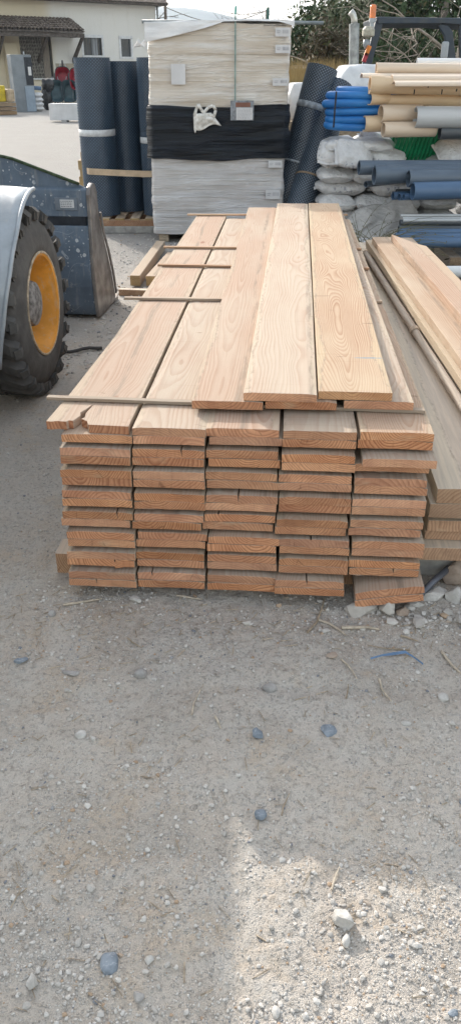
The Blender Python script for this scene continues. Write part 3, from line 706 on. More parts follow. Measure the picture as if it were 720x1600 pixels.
def make_wheel(y,x0):
    root=thing('wheel',None,None,(x0,y,0.485)); root.parent=loader
    tb=MB(); RT=0.495; W_=0.40
    prof=[(0.285,-0.045),(0.285,-0.015),(0.30,-0.004),(0.33,0.0),(0.39,-0.008),(0.445,-0.022),(0.475,-0.045),(0.49,-0.075),(0.495,-0.2),(0.49,-W_+.075),(0.475,-W_+.045),(0.445,-W_+.02),(0.33,-W_),(0.285,-W_+.015)]
    tb.rev(prof,WX,72)
    # chevron lugs
    nl=22
    for s in (0,1):
        for k in range(nl):
            a0=2*PI*(k+0.5*s)/nl
            sec=[]
            for q in range(6):
                f=q/5; xx=(-0.012-f*0.185) if s==0 else (-W_+0.012+f*0.185)
                ang=a0-f*0.24*1.0
                ro=0.53 if 0<q else 0.498; ri=0.46 if q<2 else 0.485
                hw=0.040*(1-0.15*f)/0.53
                for (rr,da) in ((ri,-hw*1.15),(ro,-hw*.8),(ro,hw*.8),(ri,hw*1.15)):
                    sec.append(Vector((xx,rr*math.cos(ang+da),rr*math.sin(ang+da))))
            fs=[]
            for q in range(5):
                for m in range(4): fs.append((q*4+m,q*4+(m+1)%4,(q+1)*4+(m+1)%4,(q+1)*4+m))
            fs+= [(3,2,1,0),(20,21,22,23)]
            tb.add(sec,fs)
            # shoulder wedge that runs down the sidewall
            if s==0:
                vs=[]
                for (rr,xx,hw) in ((0.527,-0.03,.052),(0.50,0.001,.050),(0.455,-0.006,.030)):
                    for da in(-hw,hw): vs.append(Vector((xx,rr*math.cos(a0+da),rr*math.sin(a0+da))))
                vs+= [Vector((-0.08,0.47*math.cos(a0+d),0.47*math.sin(a0+d))) for d in(-.05,.05)]
                tb.add(vs,[(0,1,3,2),(2,3,5,4),(0,2,4,6),(1,7,5,3),(6,7,1,0)])
    tb.build('tyre',M['rubber'],root,autosm=38,bevel=0.0)
    rb=MB(); rb.rev([(0.292,-0.02),(0.292,-0.006),(0.280,-0.002),(0.268,-0.008),(0.262,-0.03),(0.250,-0.045),(0.245,-0.10),(0.222,-0.125),(0.215,-0.19),(0.19,-0.215),(0.10,-0.22)],WX,72)
    rb.build('rim',M['orange'],root,autosm=40)
    vr=MB(); vr.rev([(0.2925,-0.0075),(0.294,-0.001),(0.283,0.0012),(0.279,-0.0035)],WX,72); vr.build('rim_edge',simple('scuffed_rim_edge',(0.45,0.36,0.26),.6,var=.3,scale=30),root,smooth=True)
    hb=MB(); hb.rev([(0.150,-0.22),(0.150,-0.13),(0.135,-0.125),(0.128,-0.075),(0.122,-0.058),(0.10,-0.048),(0.05,-0.040),(0.0001,-0.038)],WX,40); hub=hb.build('hub',M['dustysteel'],root,autosm=35)
    for k in range(8):
        a=2*PI*k/8; nb=MB().rev([(0.0001,-0.165),(0.014,-0.165),(0.014,-0.215)],WX,6)
        for v in nb.v: v.y+=0.172*math.cos(a); v.z+=0.172*math.sin(a)
        nb.build('wheel_nut',M['dustysteel'],root)
    root.scale=(.915,.915,.915)
    return root
wh=make_wheel(0.0,0.0)
wh2=copy_tree(wh,loader); wh2.location=(0,-2.05,0.485)
for yy in (0.0,-2.05):
    w3=copy_tree(wh,loader); w3.location=(-1.9,yy,0.485); w3.rotation_euler.z=PI
def fex(b):
    K=[0.0,0.02,0.035,0.02,-0.02,-0.08]; f=min(b,.9999)*5; i=int(f); f-=i; return K[i]*(1-f)+K[i+1]*f
def fender(y,name='mudguard'):
    def f(a,b):
        th=R(86)+b*R(112); ex=fex(b); xx=ex-(0.47-(-ex)*0)*(1-a)
        rr=0.563+0.012*math.sin(PI*a)
        lip=0.0
        return Vector((xx,y+rr*math.cos(th),0.485+rr*math.sin(th)))
    mb=MB().grid(f,10,28)
    o=mb.build(name,M['silver'],loader,smooth=True,solid=0.012); return o
fender(0.0); 
def skirt(y):
    pts=[]
    for b in [i/24 for i in range(25)]:
        th=R(86)+b*R(112); ex=fex(b)
        pts.append(Vector((ex-0.002,y+0.566*math.cos(th),0.485+0.566*math.sin(th))))
    MB().tube(pts,0.010,8).build('mudguard_edge',M['silver'],loader,smooth=True)
skirt(0.0)
bq=tol(at(6,308,4.0)); MB().tube([(-0.16,-0.16,1.02),(-0.16,-0.155,1.045)],0.014,12).build('bolt',M['silver'],loader)
# bucket
bk=thing('bucket',None,None,(0,0,0)); bk.parent=loader
BX=-0.10; BW=2.0
outer=[(1.475,0.885),(1.455,0.87),(1.445,0.70)]; groove=[(1.475,0.695),(1.475,0.645)]
lower=[(1.435,0.64),(1.415,0.52),(1.40,0.38),(1.40,0.24),(1.425,0.10),(1.455,0.03),(1.50,0.012)]
flr=[(1.97,0.0),(1.97,0.02)]
inner=[(1.51,0.03),(1.47,0.06),(1.44,0.13),(1.42,0.25),(1.42,0.38),(1.435,0.52),(1.49,0.66),(1.49,0.875)]
MB().prism(outer+groove+lower+flr+inner,(-BW,0,0),org=(BX-0.012,0,0),ax=(0,1,0),ay=(0,0,1)).build('bucket_shell',M['bluepaint'],bk,bevel=0.006)
MB().prism([(1.468,0.64),(1.468,0.70),(1.452,0.70),(1.452,0.64)],(-BW+.04,0,0),org=(BX-0.03,0,0),ax=(0,1,0),ay=(0,0,1)).build('stiffener',M['dark'],bk)
def side(x,ex): 
    p=[(1.40,0.30),(1.42,0.10),(1.44,0.015),(1.62,0.0),(1.97,0.0),(1.965,0.06),(1.90,0.24),(1.80,0.42),(1.70,0.56),(1.655,0.70),(1.645,0.84),(1.60,0.895),(1.54,0.905),(1.47,0.885),(1.44,0.84),(1.435,0.68),(1.41,0.48)]
    return MB().prism(p,(ex,0,0),org=(x,0,0),ax=(0,1,0),ay=(0,0,1))
side(BX-0.012,0.026).build('side_plate',M['worn'],bk,bevel=0.006)
side(BX-BW-0.014,0.026).build('side_plate',M['worn'],bk,bevel=0.006)
rp=[(1.955,0.06),(1.895,0.24),(1.795,0.42),(1.695,0.56),(1.648,0.70)]
rp2=[(a+0.035,b) for a,b in rp][::-1]
MB().prism(rp+rp2,(0.012,0,0),org=(BX+0.016,0,0),ax=(0,1,0),ay=(0,0,1)).build('wear_strip',M['worn'],bk,bevel=0.004)
MB().bb((BX-BW,1.90,-0.004),(BX+0.02,2.03,0.022)).build('cutting_edge',M['worn'],bk,bevel=0.006)
gp=[(-0.02,0.88),(-0.06,0.90),(-0.50,1.055),(-0.60,1.075),(-1.4,1.075),(-1.95,0.90),(-1.98,0.88)]
MB().prism(gp,(0,0.014,0),org=(BX,1.475,0),ax=(1,0,0),ay=(0,0,1)).build('spill_guard',M['bluepaint'],bk,bevel=0.004)
MB().tube([(BX-0.06,1.47,0.905),(BX-0.50,1.47,1.058),(BX-0.60,1.47,1.078),(BX-1.4,1.47,1.078)],0.010,8).build('guard_rim',simple('mossy_edge',(0.05,0.075,0.04),.9,var=.4,scale=40),bk,smooth=True)
MB().tube([(BX-0.66,1.468,0.89),(BX-0.655,1.468,1.07)],0.006,8).build('weld_rib',M['silver'],bk,smooth=True)
q=tol(at(103,319,5.55)); q.y=1.442
plate=MB().box((q.x,1.444,q.z),(0.155,0.006,0.082)).build('name_plate',simple('grey_plate',(0.17,0.20,0.24),0.4,var=.2),bk,bevel=0.003)
MB().box((q.x+0.008,1.439,q.z+0.002),(0.095,0.004,0.052)).build('sticker',simple('white_sticker',(0.60,0.61,0.62),.5,var=.08),plate)
pm=MB(); rr=random.Random(3)
for i in range(4):
    x=-0.035
    while x<0.05:
        L=rr.uniform(0.006,0.016); 
        if x+L<0.05: pm.box((q.x+x+L/2,1.4362,q.z+0.018-0.011*i),(L,0.0012,0.0035))
        x+=L+0.004
pm.build('print',simple('print_ink',(0.10,0.10,0.12),.6),plate)
# rest of the machine (mostly outside the frame, chassis shaped to cast the shade on the left)
MB().prism([(-1.55,0.55),(-0.35,0.55),(-0.40,1.2),(-0.40,1.34),(-1.5,1.34),(-1.5,1.2)],(0,-2.2,0),org=(0,-0.55,0)).bb((-1.5,-0.57,0.35),(-0.42,0.40,1.33)).bb((-0.425,-2.6,1.075),(-0.29,0.38,1.235)).build('chassis',M['silver'],loader,bevel=0.03)
cabp=[(-1.5,1.34),(-0.40,1.34),(-0.45,2.35),(-1.45,2.35)]
for px_ in(-1.46,-0.50):
    for py_ in(-1.45,-2.55): MB().bb((px_,py_,1.34),(px_+.06,py_+.06,2.25)).build('cab_post',M['dark'],loader)
MB().bb((-1.5,-2.6,2.25),(-0.40,-1.38,2.33)).build('cab_roof',M['silver'],loader,bevel=0.02)
MB().bb((-1.2,-2.3,1.34),(-0.75,-1.85,1.5)).bb((-1.2,-2.4,1.5),(-0.75,-2.3,1.95)).build('driver_seat',M['dark'],loader,bevel=0.03,fixn=False)
MB().bb((-1.3,0.41,0.4),(-0.6,0.7,0.85)).build('front_frame',M['dark'],loader,bevel=0.02)
for x in(-1.2,-0.72):
    MB().prism([(-0.4,1.10),(0.5,1.05),(1.35,0.45),(1.42,0.30),(1.25,0.30),(0.45,0.85),(-0.4,0.92)],(0.07,0,0),org=(x,0,0),ax=(0,1,0),ay=(0,0,1)).build('lift_arm',M['silver'],loader,bevel=0.01)
MB().tube([(-1.9,0,0.53),(-0.2,0,0.53)],0.08,12).build('axle',M['dark'],loader)
MB().tube([(-1.9,-2.05,0.53),(-0.2,-2.05,0.53)],0.08,12).build('axle',M['dark'],loader)
# black hose on the ground
pts=[onz(100+10*i,553-1.2*i+1.5*math.sin(i*1.3)) for i in range(7)]; pts=[Vector((p.x,p.y,0.014)) for p in pts]
tag(MB().tube(pts,0.011,8).build('hose',M['rubber2'],org=pts[0],smooth=True),'flat black hose end on the ground right of the loader wheel','hose')
# loose timber posts left of the stack
for k,(a,b,s,lab) in enumerate(((( 212,449),(252,392),0.085,'square timber post lying on the gravel left of the stack'),((236,449),(262,418),0.08,'shorter square post tucked between the other post and the stack'))):
    p=onz(*a);q_=onz(*b); d=q_-p; L=d.length*(1.0 if k==0 else 1.3)
    mb=MB().bb((-s/2,0,0),(s/2,L,s)); o=mb.build('timber_post',M['wood_pale'],loc=(p.x,p.y,0.012),bevel=0.004,rotz=math.atan2(d.y,d.x)-PI/2)
    tag(o,lab,'timber post','timber posts on the gravel')
pa=onz(24,0) if False else None
tag(MB().bb((0,0,0),(0.36,0.06,0.05)).build('bearer',M['wood_grey'],loc=tuple(onz(186,462)-Vector((0,0,0.0))),rotz=R(-8),bevel=0.003),'short grey lath on the gravel between bucket and stack','lath')

# ------------------------------------------------------------------ film-wrapped pallet
FY=8.49; X0=-0.775; X1=0.575; HT=1.955
wpal=thing('wrapped_pallet','tall pallet of cartons in clear stretch film with a wide black band','wrapped pallet',((X0+X1)/2,FY+0.6,0))
org=Vector(((X0+X1)/2,FY+0.6,0)); HW=(X1-X0)/2; HD=0.60
def shell(z0,z1,off,nz,name,mat,seed,wob=0.010,tier=0.155,lean=0.035):
    P_=[]  # rounded rectangle perimeter
    rc=0.03; 
    def per(a):
        L=[2*HW,2*HD,2*HW,2*HD]; tot=sum(L); s=a*tot
        if s<L[0]: return Vector((-HW+s,-HD,0)),Vector((0,-1,0)),min(s,L[0]-s)
        s-=L[0]
        if s<L[1]: return Vector((HW,-HD+s,0)),Vector((1,0,0)),min(s,L[1]-s)
        s-=L[1]
        if s<L[2]: return Vector((HW-s,HD,0)),Vector((0,1,0)),min(s,L[2]-s)
        s-=L[2]; return Vector((-HW,HD-s,0)),Vector((-1,0,0)),min(s,L[3]-s)
    def f(a,b):
        p,n,e=per(a%1.0); zz=z0+(z1-z0)*b
        if b in(0,1): zz+=0.012*math.sin(p.x*5+seed)+0.006*noise.noise(Vector((p.x*6,p.y*6,seed)))
        tb=abs(math.sin(PI*zz/tier))**0.35
        edge=max(0,1-e/0.05)
        d=off+0.012*(tb-0.7)*(0.35+edge)+wob*0.55*noise.noise(Vector((p.x*1.6+zz*2.5,p.y,zz*15-p.x*1.7+seed)))+wob*0.8*noise.noise(Vector((p.x*2.2,p.y*3,zz*6+p.x*1.5+seed)))+0.012*noise.noise(Vector((p.x*.8,p.y*.8,math.floor(zz/tier)*3.3)))
        q=p+n*d
        q=q*(1.0-0.0*edge); q.x+=(-0.02+lean*zz/2) - 0.018; 
        c_=0.02*edge*edge; q.x-=c_*(1 if p.x>0 else -1)*.7; q.y-=c_*(1 if p.y>0 else -1)*.7
        return Vector((q.x,q.y,zz))
    return MB().grid(f,260,nz,cu=True).build(name,mat,wpal,smooth=True)
def filmmat(name,A,B,C,rough,st=1.0):
    t=NT(name); oc=t.coord(); x,y,z=t.xyz(oc)
    xy=t.math('ADD',x,y)
    v=t.comb(t.math('MULTIPLY',xy,1.1),0,t.math('MULTIPLY',z,16)); v2=t.comb(t.math('MULTIPLY',xy,2.5),3,t.math('MULTIPLY',z,60)); v3=t.comb(t.math('MULTIPLY',xy,2.2),9,t.math('MULTIPLY',z,4.5))
    n1=t.noise(v,1,4,.6); n2=t.noise(v2,1,4,.65); n3=t.noise(v3,1,3,.5)
    c=t.mix(t.ramp(n3,0.35,0.65),A,B)
    c=t.mix(t.ramp(n1,0.45,0.70,0,0.65),c,C)
    c=t.mix(t.ramp(n2,0.52,0.75,0,0.45*st),c,C)
    tz=t.math('ABSOLUTE',t.math('SUBTRACT',t.math('FRACT',t.math('DIVIDE',z,0.155)),0.5))
    c=t.mix(t.ramp(tz,0.475,0.495,0,0.45),c,tuple(q*0.55 for q in A))
    dg=t.noise(t.comb(t.math('ADD',t.math('MULTIPLY',xy,1.3),t.math('MULTIPLY',z,2)),1,t.math('SUBTRACT',t.math('MULTIPLY',z,17),t.math('MULTIPLY',xy,2.2))),1,3,.5)
    ridge=t.ramp(t.math('ABSOLUTE',t.math('SUBTRACT',dg,0.5)),0.03,0.0)
    ridge=t.math('MULTIPLY',ridge,t.ramp(n3,.4,.6))
    c=t.mix(t.math('MULTIPLY',ridge,0.28*st),c,tuple(min(1,q*1.25+.015) for q in C))  # wrinkle ridges lightened in colour as streak highlights
    h=t.math('ADD',t.math('MULTIPLY',ridge,0.35),t.math('ADD',t.math('MULTIPLY',n1,2.2),t.math('ADD',n2,t.math('MULTIPLY',n3,2.0))))
    t.bsdf(c,rough,0,t.bump(h,0.75,0.016),spec=.5 if A[0]>.1 else .28,**{'Coat Weight':0.35 if A[0]>.1 else 0.06,'Coat Roughness':0.15}); return t.m
M['film']=filmmat('clear_film_over_cartons',(0.52,0.45,0.37),(0.62,0.56,0.49),(0.72,0.71,0.70),0.38)
M['film2']=filmmat('clear_film_thick',(0.44,0.42,0.41),(0.54,0.52,0.51),(0.62,0.64,0.68),0.30,1.4)
M['blackfilm']=filmmat('black_film',(0.003,0.005,0.008),(0.005,0.008,0.014),(0.010,0.019,0.034),0.33)
shell(0.09,0.90,0.0,70,'lower_wrapping',M['film2'],1.0,0.014)
shell(1.20,HT,0.0,64,'upper_wrapping',M['film'],2.0,0.010)
shell(0.80,1.275,0.030,48,'black_band',M['blackfilm'],5.0,0.030)
# carton top
def topf(a,b):
    x=-HW+2*HW*a; y=-HD+2*HD*b
    return Vector((x-0.003,y,HT-0.01+0.012*noise.noise(Vector((x*3,y*3,4)))))
MB().grid(topf,30,20).build('carton_top',M['film'],wpal,smooth=True,solid=0.01)
# loose sheet of film over the top, swept down to the left
def drape(a,b):
    x=-HW-0.03+ (2*HW+0.05)*a
    zt=HT+0.015+0.03*math.sin(a*PI*.9)*a
    hang=0.02+0.20*max(0,1-a*1.9)**0.8+0.05*max(0,(a-0.90))*8
    if b<0.5:
        y=HD-0.02-(2*HD)*(b/0.5); z=zt+0.010*noise.noise(Vector((x*5,y*4,1)))
        z-=0.0
    else:
        k=(b-0.5)/0.5; y=-HD-0.025-0.012*k-0.010*noise.noise(Vector((x*6,k*2,3))); z=zt-hang*k*(0.75+0.0*a)
    return Vector((x,y,z))
t=NT('loose_film'); oc=t.coord(); nn=t.noise(t.vmath('MULTIPLY',oc,(3,3,14)),1,5,.6)
t.bsdf(t.mix(t.ramp(nn,.35,.7),(0.60,0.60,0.61),(0.78,0.78,0.79)),0.35,0,t.bump(nn,.6,.02),spec=.5); M['loosefilm']=t.m
MB().grid(drape,60,36).build('loose_film',M['loosefilm'],wpal,smooth=True,solid=0.003)
# flap on the upper left corner
MB().grid(lambda a,b: Vector((-HW-0.02-0.13*a*(1-b*.5),-HD-0.01-0.03*a,1.83-0.09*a*(1-b)-0.10*b*(1-a)+0.01*math.sin(a*9))),8,6).build('film_flap',M['loosefilm'],wpal,smooth=True,solid=0.002)
MB().box((0.145,-HD-0.026,1.66),(0.014,0.004,0.72)).build('green_strap',simple('green_strap',(0.22,0.32,0.30),.5),wpal)
MB().tube([(0.145,-HD-0.02,2.03),(0.148,-HD+0.02,2.09)],0.010,8).build('strap_tail',simple('green_strap_end',(0.08,0.30,0.26),.5),wpal)
paper=simple('white_paper',(0.60,0.60,0.61),.6,var=.05); ink=simple('faint_ink',(0.36,0.37,0.40),.7)
def label(x0,y0,x1,y1,name='carton_label',mark=True,mat=None):
    dy=0.028 if name=='document_pouch' else 0.0; p=at(x0,y0,FY-0.035)-org; q=at(x1,y1,FY-0.035)-org
    p.x-=0.0; lb=MB().bb((p.x,-HD-0.035-dy,q.z),(q.x,-HD-0.031-dy,p.z)).build(name,mat or paper,wpal)
    if mark:
        w_=q.x-p.x; h=p.z-q.z; mk=MB(); r=random.Random(int(x0+y0))
        for i in range(7): mk.bb((p.x+w_*(.50+.06*i),-HD-0.0375,q.z+h*.35),(p.x+w_*(.50+.06*i)+w_*.03*r.uniform(.5,1.3),-HD-0.0352,q.z+h*.75))
        mk.bb((p.x+w_*.1,-HD-0.0375,q.z+h*.6),(p.x+w_*.35,-HD-0.0352,q.z+h*.66)); mk.bb((p.x+w_*.1,-HD-0.0375,q.z+h*.4),(p.x+w_*.3,-HD-0.0352,q.z+h*.46))
        mk.build('barcode',ink,lb)
    return lb
label(267,100,290,132,'blank_sheet',False); label(430,43,453,57); label(430,70,453,83); label(426,122,450,134); label(419,251,440,262); label(415,297,437,311)
pouch=label(360,157,396,188,'document_pouch',False,simple('clear_pouch',(0.22,0.24,0.27),.2,var=.3,scale=30))
p=at(368,160,FY-.04)-org;q=at(391,167,FY-.04)-org; MB().bb((p.x,-HD-0.066,q.z),(q.x,-HD-0.0634,p.z)).build('brown_slip',simple('brown_slip',(0.22,0.10,0.07),.6),pouch)
p=at(369,168,FY-.04)-org;q=at(394,187,FY-.04)-org; MB().bb((p.x,-HD-0.068,q.z),(q.x,-HD-0.0636,p.z)).build('delivery_note',paper,pouch)
mk=MB(); r=random.Random(9)
for i in range(8):
    z=p.z-0.014-0.012*i; x=p.x+0.012
    while x<q.x-0.02:
        L=r.uniform(.006,.022); mk.bb((x,-HD-0.0692,z),(min(x+L,q.x-.01),-HD-0.0681,z+0.004)); x+=L+.006
mk.build('print',ink,pouch)
# wooden pallet below
pw=simple('pallet_wood',(0.36,0.29,0.21),.85,var=.25,scale=20,stretch=(1,6,6)); 
for i in range(3):
    MB().bb((-HW+0.02+i*(2*HW-0.14),-HD+0.02,0.0),(-HW+0.12+i*(2*HW-0.14),HD-0.02,0.075)).build('pallet_runner',pw,wpal)
MB().bb((-HW,-HD+.02,0.075),(HW-.02,HD-.02,0.092)).build('pallet_deck',pw,wpal)

# plastic carrier bag caught in the black film
bo=at(326,185,FY-0.09); bagm=NT('thin_bag'); oc=bagm.coord(); nn=bagm.noise(oc,22,5,.65)
bagm.bsdf(bagm.mix(bagm.ramp(nn,.35,.65),(0.50,0.48,0.44),(0.76,0.75,0.72)),.35,0,bagm.bump(nn,.8,.01),spec=.5)
bag=MB()
def bf(a,b):
    # triangular crumpled body
    tpx=[(302,178),(316,166),(322,200),(350,192)]
    l=Vector((302+1.0*b,178+25*b)); r_=Vector((330+16*b,176+19*b)); px=l.lerp(r_,a)
    p=at(px.x,px.y+3*math.sin(a*7)*b,FY-0.078-0.035*math.sin(PI*a)*math.sin(PI*min(1,b+.15))-0.015*noise.noise(Vector((a*5,b*5,2))))
    return p-bo
bag.grid(bf,18,14)
for path in ([(304,180),(307,170),(310,163),(315,172),(322,180)],[(318,177),(325,168),(333,165),(337,172),(334,182),(328,179)]):
    pts=[at(x,y,FY-0.09)-bo for x,y in path]
    for i in range(len(pts)-1):
        a,b=pts[i],pts[i+1]; d=(b-a).normalized(); nn_=Vector((-d.z,0,d.x))*0.014
        bag.add([a-nn_,b-nn_,b+nn_+Vector((0,-.004,0)),a+nn_+Vector((0,-.004,0))],[(0,1,2,3)])
bag.add([at(x,y,FY-0.09)-bo for x,y in ((303,202),(307,203),(305,209))],[(0,1,2)])
tag(bag.build('carrier_bag',bagm.m,loc=tuple(bo),solid=0.002,smooth=True),'crumpled white carrier bag hanging on the black film band','plastic bag')

# ------------------------------------------------------------------ rolls of dimpled membrane
def dimplemat(name,a,b,tip,Rr,H):
    nd=int(Rr*190); nr=int(H*34)
    t=NT(name); oc=t.coord(); x,y,z=t.xyz(oc); n=t.noise(oc,7,4,.6)
    A=t.math('MULTIPLY',t.math('ARCTAN2',y,x),float(nd)); B=t.math('MULTIPLY',z,2*PI*nr/H)
    q=t.math('MULTIPLY',t.math('MAXIMUM',t.math('COSINE',A),0.0),t.math('MAXIMUM',t.math('COSINE',B),0.0))
    q2=t.math('MULTIPLY',t.math('MAXIMUM',t.math('MULTIPLY',t.math('COSINE',A),-1.0),0.0),t.math('MAXIMUM',t.math('MULTIPLY',t.math('COSINE',B),-1.0),0.0))
    m=t.math('MAXIMUM',q,q2)
    c=t.mix(t.ramp(n,.35,.7),a,b); c=t.mix(t.ramp(m,.15,.75),c,tip)
    t.bsdf(c,.38,0,spec=.55); return t.m
DK=((0.022,0.040,0.066),(0.035,0.060,0.095),(0.085,0.135,0.20)); LT=((0.022,0.033,0.050),(0.035,0.050,0.070),(0.17,0.22,0.28))
tape=simple('white_tape',(0.58,0.60,0.62),.45,var=.1,scale=30); cardb=simple('cardboard_core',(0.30,0.22,0.15),.8)
def roll_mesh(Rr,H,nd=34,nr=52,amp=0.014,seed=0):
    nu=nd*4; nv=nr*4+1
    def f(a,b):
        th=2*PI*a; i=a*nd; j=b*nr
        q=max(0,math.cos(2*PI*(i+0.0)))*max(0,math.cos(2*PI*j))
        q2=max(0,math.cos(2*PI*(i+0.5)))*max(0,math.cos(2*PI*(j+.5)))
        rr=Rr+amp*max(q,q2)+0.006*noise.noise(Vector((math.cos(th)*1.3,math.sin(th)*1.3,b*2+seed)))
        rr-=0.004*math.exp(-((b-.55)/.012)**2)
        return Vector((rr*math.cos(th),rr*math.sin(th),H*b))
    mb=MB().grid(f,nu,nv,cu=True)
    mb.rev([(Rr,H),(Rr-0.012,H-0.004),(Rr-0.012,H-0.03),(Rr-0.03,H-0.03),(Rr-0.03,H-0.002),(Rr-0.05,H-0.002),(Rr-0.05,H-0.03),(0.05,H-0.03),(0.05,H-0.3),(0.0001,H-0.3)],None,48)
    mb.rev([(0.0001,0.0),(Rr,0.0)],None,48)
    return mb
def roll(top,bot,Rr,H,lab,mat,tapes,seed):
    mat=dimplemat('dimpled_membrane',*mat,Rr,H)
    top=Vector(top);bot=Vector(bot); d=(top-bot).normalized()
    t_=thing('membrane_roll',lab,'roll',tuple(bot),0,'rolls of dimpled drainage membrane'); t_.rotation_mode='QUATERNION'; t_.rotation_quaternion=d.to_track_quat('Z','Y')
    roll_mesh(Rr,H,seed=seed,nd=int(Rr*190),nr=int(H*34)).build('membrane',mat,t_,smooth=True)
    for (h,wd,m_) in tapes:
        MB().rev([(Rr+0.006,h),(Rr+0.0135,h+0.003),(Rr+0.0135,h+wd-.003),(Rr+0.006,h+wd)],None,48).build('tape',m_,t_,smooth=True)
    return t_
RZ=0.165; RH=1.53
def stand(px,D,Rr,lab,tp,seed,H=RH):
    p=at(px,320,D); roll((p.x,D,RZ+H),(p.x,D,RZ),Rr,H,lab,DK,tp,seed)
stand(161,9.28,0.182,'upright dark blue dimpled roll at the left of the pallet, with white tape',[(0.80,0.065,tape)],1)
stand(203,9.60,0.178,'upright dimpled roll in the middle of the pallet, in the shade, without tape',[],2,1.50)
stand(251,9.28,0.178,'upright dimpled roll half hidden behind the film-wrapped pallet',[(0.73,0.060,tape)],3)
stand(246,9.75,0.15,'upright dimpled roll furthest back beside the wrapped pallet',[],8,1.45)
# timber/cardboard strip strapped round the rolls
sp=[at(x,y,D) for x,y,D in ((135,262,9.16),(139,263,9.07),(176,265,9.07),(222,267,9.07),(252,267,9.07),(262,267,9.12))]
mb=MB(); 
for i,p in enumerate(sp): mb.v+= [p,p-Vector((0,0,0.062)),p+Vector((0,0.012,0)),p+Vector((0,.012,-.062))]
for i in range(len(sp)-1):
    o=i*4; mb.f+=[(o,o+1,o+5,o+4),(o+2,o+6,o+7,o+3),(o,o+4,o+6,o+2),(o+1,o+3,o+7,o+5)]
mb.f+=[(0,2,3,1),(len(sp)*4-4,len(sp)*4-3,len(sp)*4-1,len(sp)*4-2)]
tag(mb.build('strap',simple('cardboard_strip',(0.52,0.40,0.28),.8,var=.12,scale=10),org=sp[0]),'pale brown strip strapped across the three upright rolls','strap')
# leaning rolls
tapeg=simple('grey_film_tape',(0.34,0.38,0.42),.35,var=.3,scale=30)
tp=at(502,112,9.0); b_=at(436,345,8.8); b_.z=0.05
d=(tp-b_).normalized(); roll(b_+d*1.62,b_,0.150,1.62,'leaning dimpled roll, frontmost, its rounded top catching the light',LT,[(1.22,0.06,tapeg),(0.70,0.02,tapeg)],5)
tp=at(533,118,9.1); b_=at(456,345,8.45); b_.z=0.05
d=(tp-b_).normalized(); roll(b_+d*1.60,b_,0.145,1.60,'leaning dimpled roll behind the front one, its lower half showing on the right',LT,[(0.62,0.02,cardb)],6)
# pallet and sleeper under the upright rolls
pp=thing('pallet','light wooden slatted pallet under the upright dimpled rolls','pallet',(-1.15,9.45,0.075))
for i in range(8):
    MB().bb((-0.62+i*0.165,-0.45,0.062),(-0.52+i*0.165,0.45,0.082)).build('deck_board',M['wood_pale'],pp,bevel=.002)
for y in(-0.45,-0.05,0.35):
    MB().bb((-0.62,y,0.0),(0.64,y+0.1,0.0615)).build('stringer',M['stick'],pp,bevel=.002)
tag(MB().bb((0,0,0),(1.5,0.14,0.075)).build('concrete_sleeper',conc,loc=(-1.85,8.98,0),bevel=.01),'long grey concrete sleeper in front of the slatted pallet','concrete sleeper')
tag(MB().bb((0,0,0),(1.5,0.14,0.075)).build('concrete_sleeper',conc,loc=(-1.85,9.72,0),bevel=.01),'long grey concrete sleeper behind, under the slatted pallet','concrete sleeper')
# stack of square posts behind the left roll
for k,(px,py) in enumerate(((133,245),(129,258),(132,270),(131,283))):
    p=at(px,py,10.3); s=.105
    tag(MB().bb((-s/2,0,-s/2),(s/2,1.6,s/2)).build('timber_post',M['wood_pale'],loc=tuple(p),bevel=.004),'yellowish square post end left of the rolls, %s of four'%['topmost','second from the top','third from the top','lowest'][k],'timber post','square posts stacked behind the left roll')
p=at(131,290,10.35)
tag(MB().bb((-0.1,0,0),(0.1,1.5,p.z+.03)).build('crate',pw,loc=(p.x,10.4,0)),'wooden crate under the yellowish square posts behind the left roll','crate')
# ------------------------------------------------------------------ sacks
sk=NT('sack'); oc=sk.coord(); r=sk.rand(); n=sk.noise(sk.vmath('ADD',oc,sk.comb(r,r,r)),9,5,.6)
c=sk.mix(sk.ramp(n,.32,.7),(0.60,0.59,0.58),(0.74,0.735,0.73)); c=sk.mix(sk.ramp(sk.noise(oc,4,3),.58,.75,0,.3),c,(0.46,0.42,0.37))
c=sk.mix(sk.math('MULTIPLY',r,.25),c,(0.40,0.40,0.41))
x,y,z=sk.xyz(oc)
pr=sk.math('MULTIPLY',sk.ramp(sk.noise(sk.vmath('MULTIPLY',oc,(38,38,20)),1,1),.55,.60),sk.math('MULTIPLY',sk.ramp(sk.math('ABSOLUTE',x),.11,.09),sk.ramp(sk.math('ABSOLUTE',sk.math('SUBTRACT',z,0.0)),.035,.025)))
c=sk.mix(sk.math('MULTIPLY',pr,.55),c,(0.13,0.15,0.22))
sk.bsdf(c,.5,0,sk.bump(sk.math('ADD',sk.noise(oc,14,4,.6),sk.math('MULTIPLY',sk.noise(oc,45,3),.3)),1.0,.03),spec=.4); M['sack']=sk.m
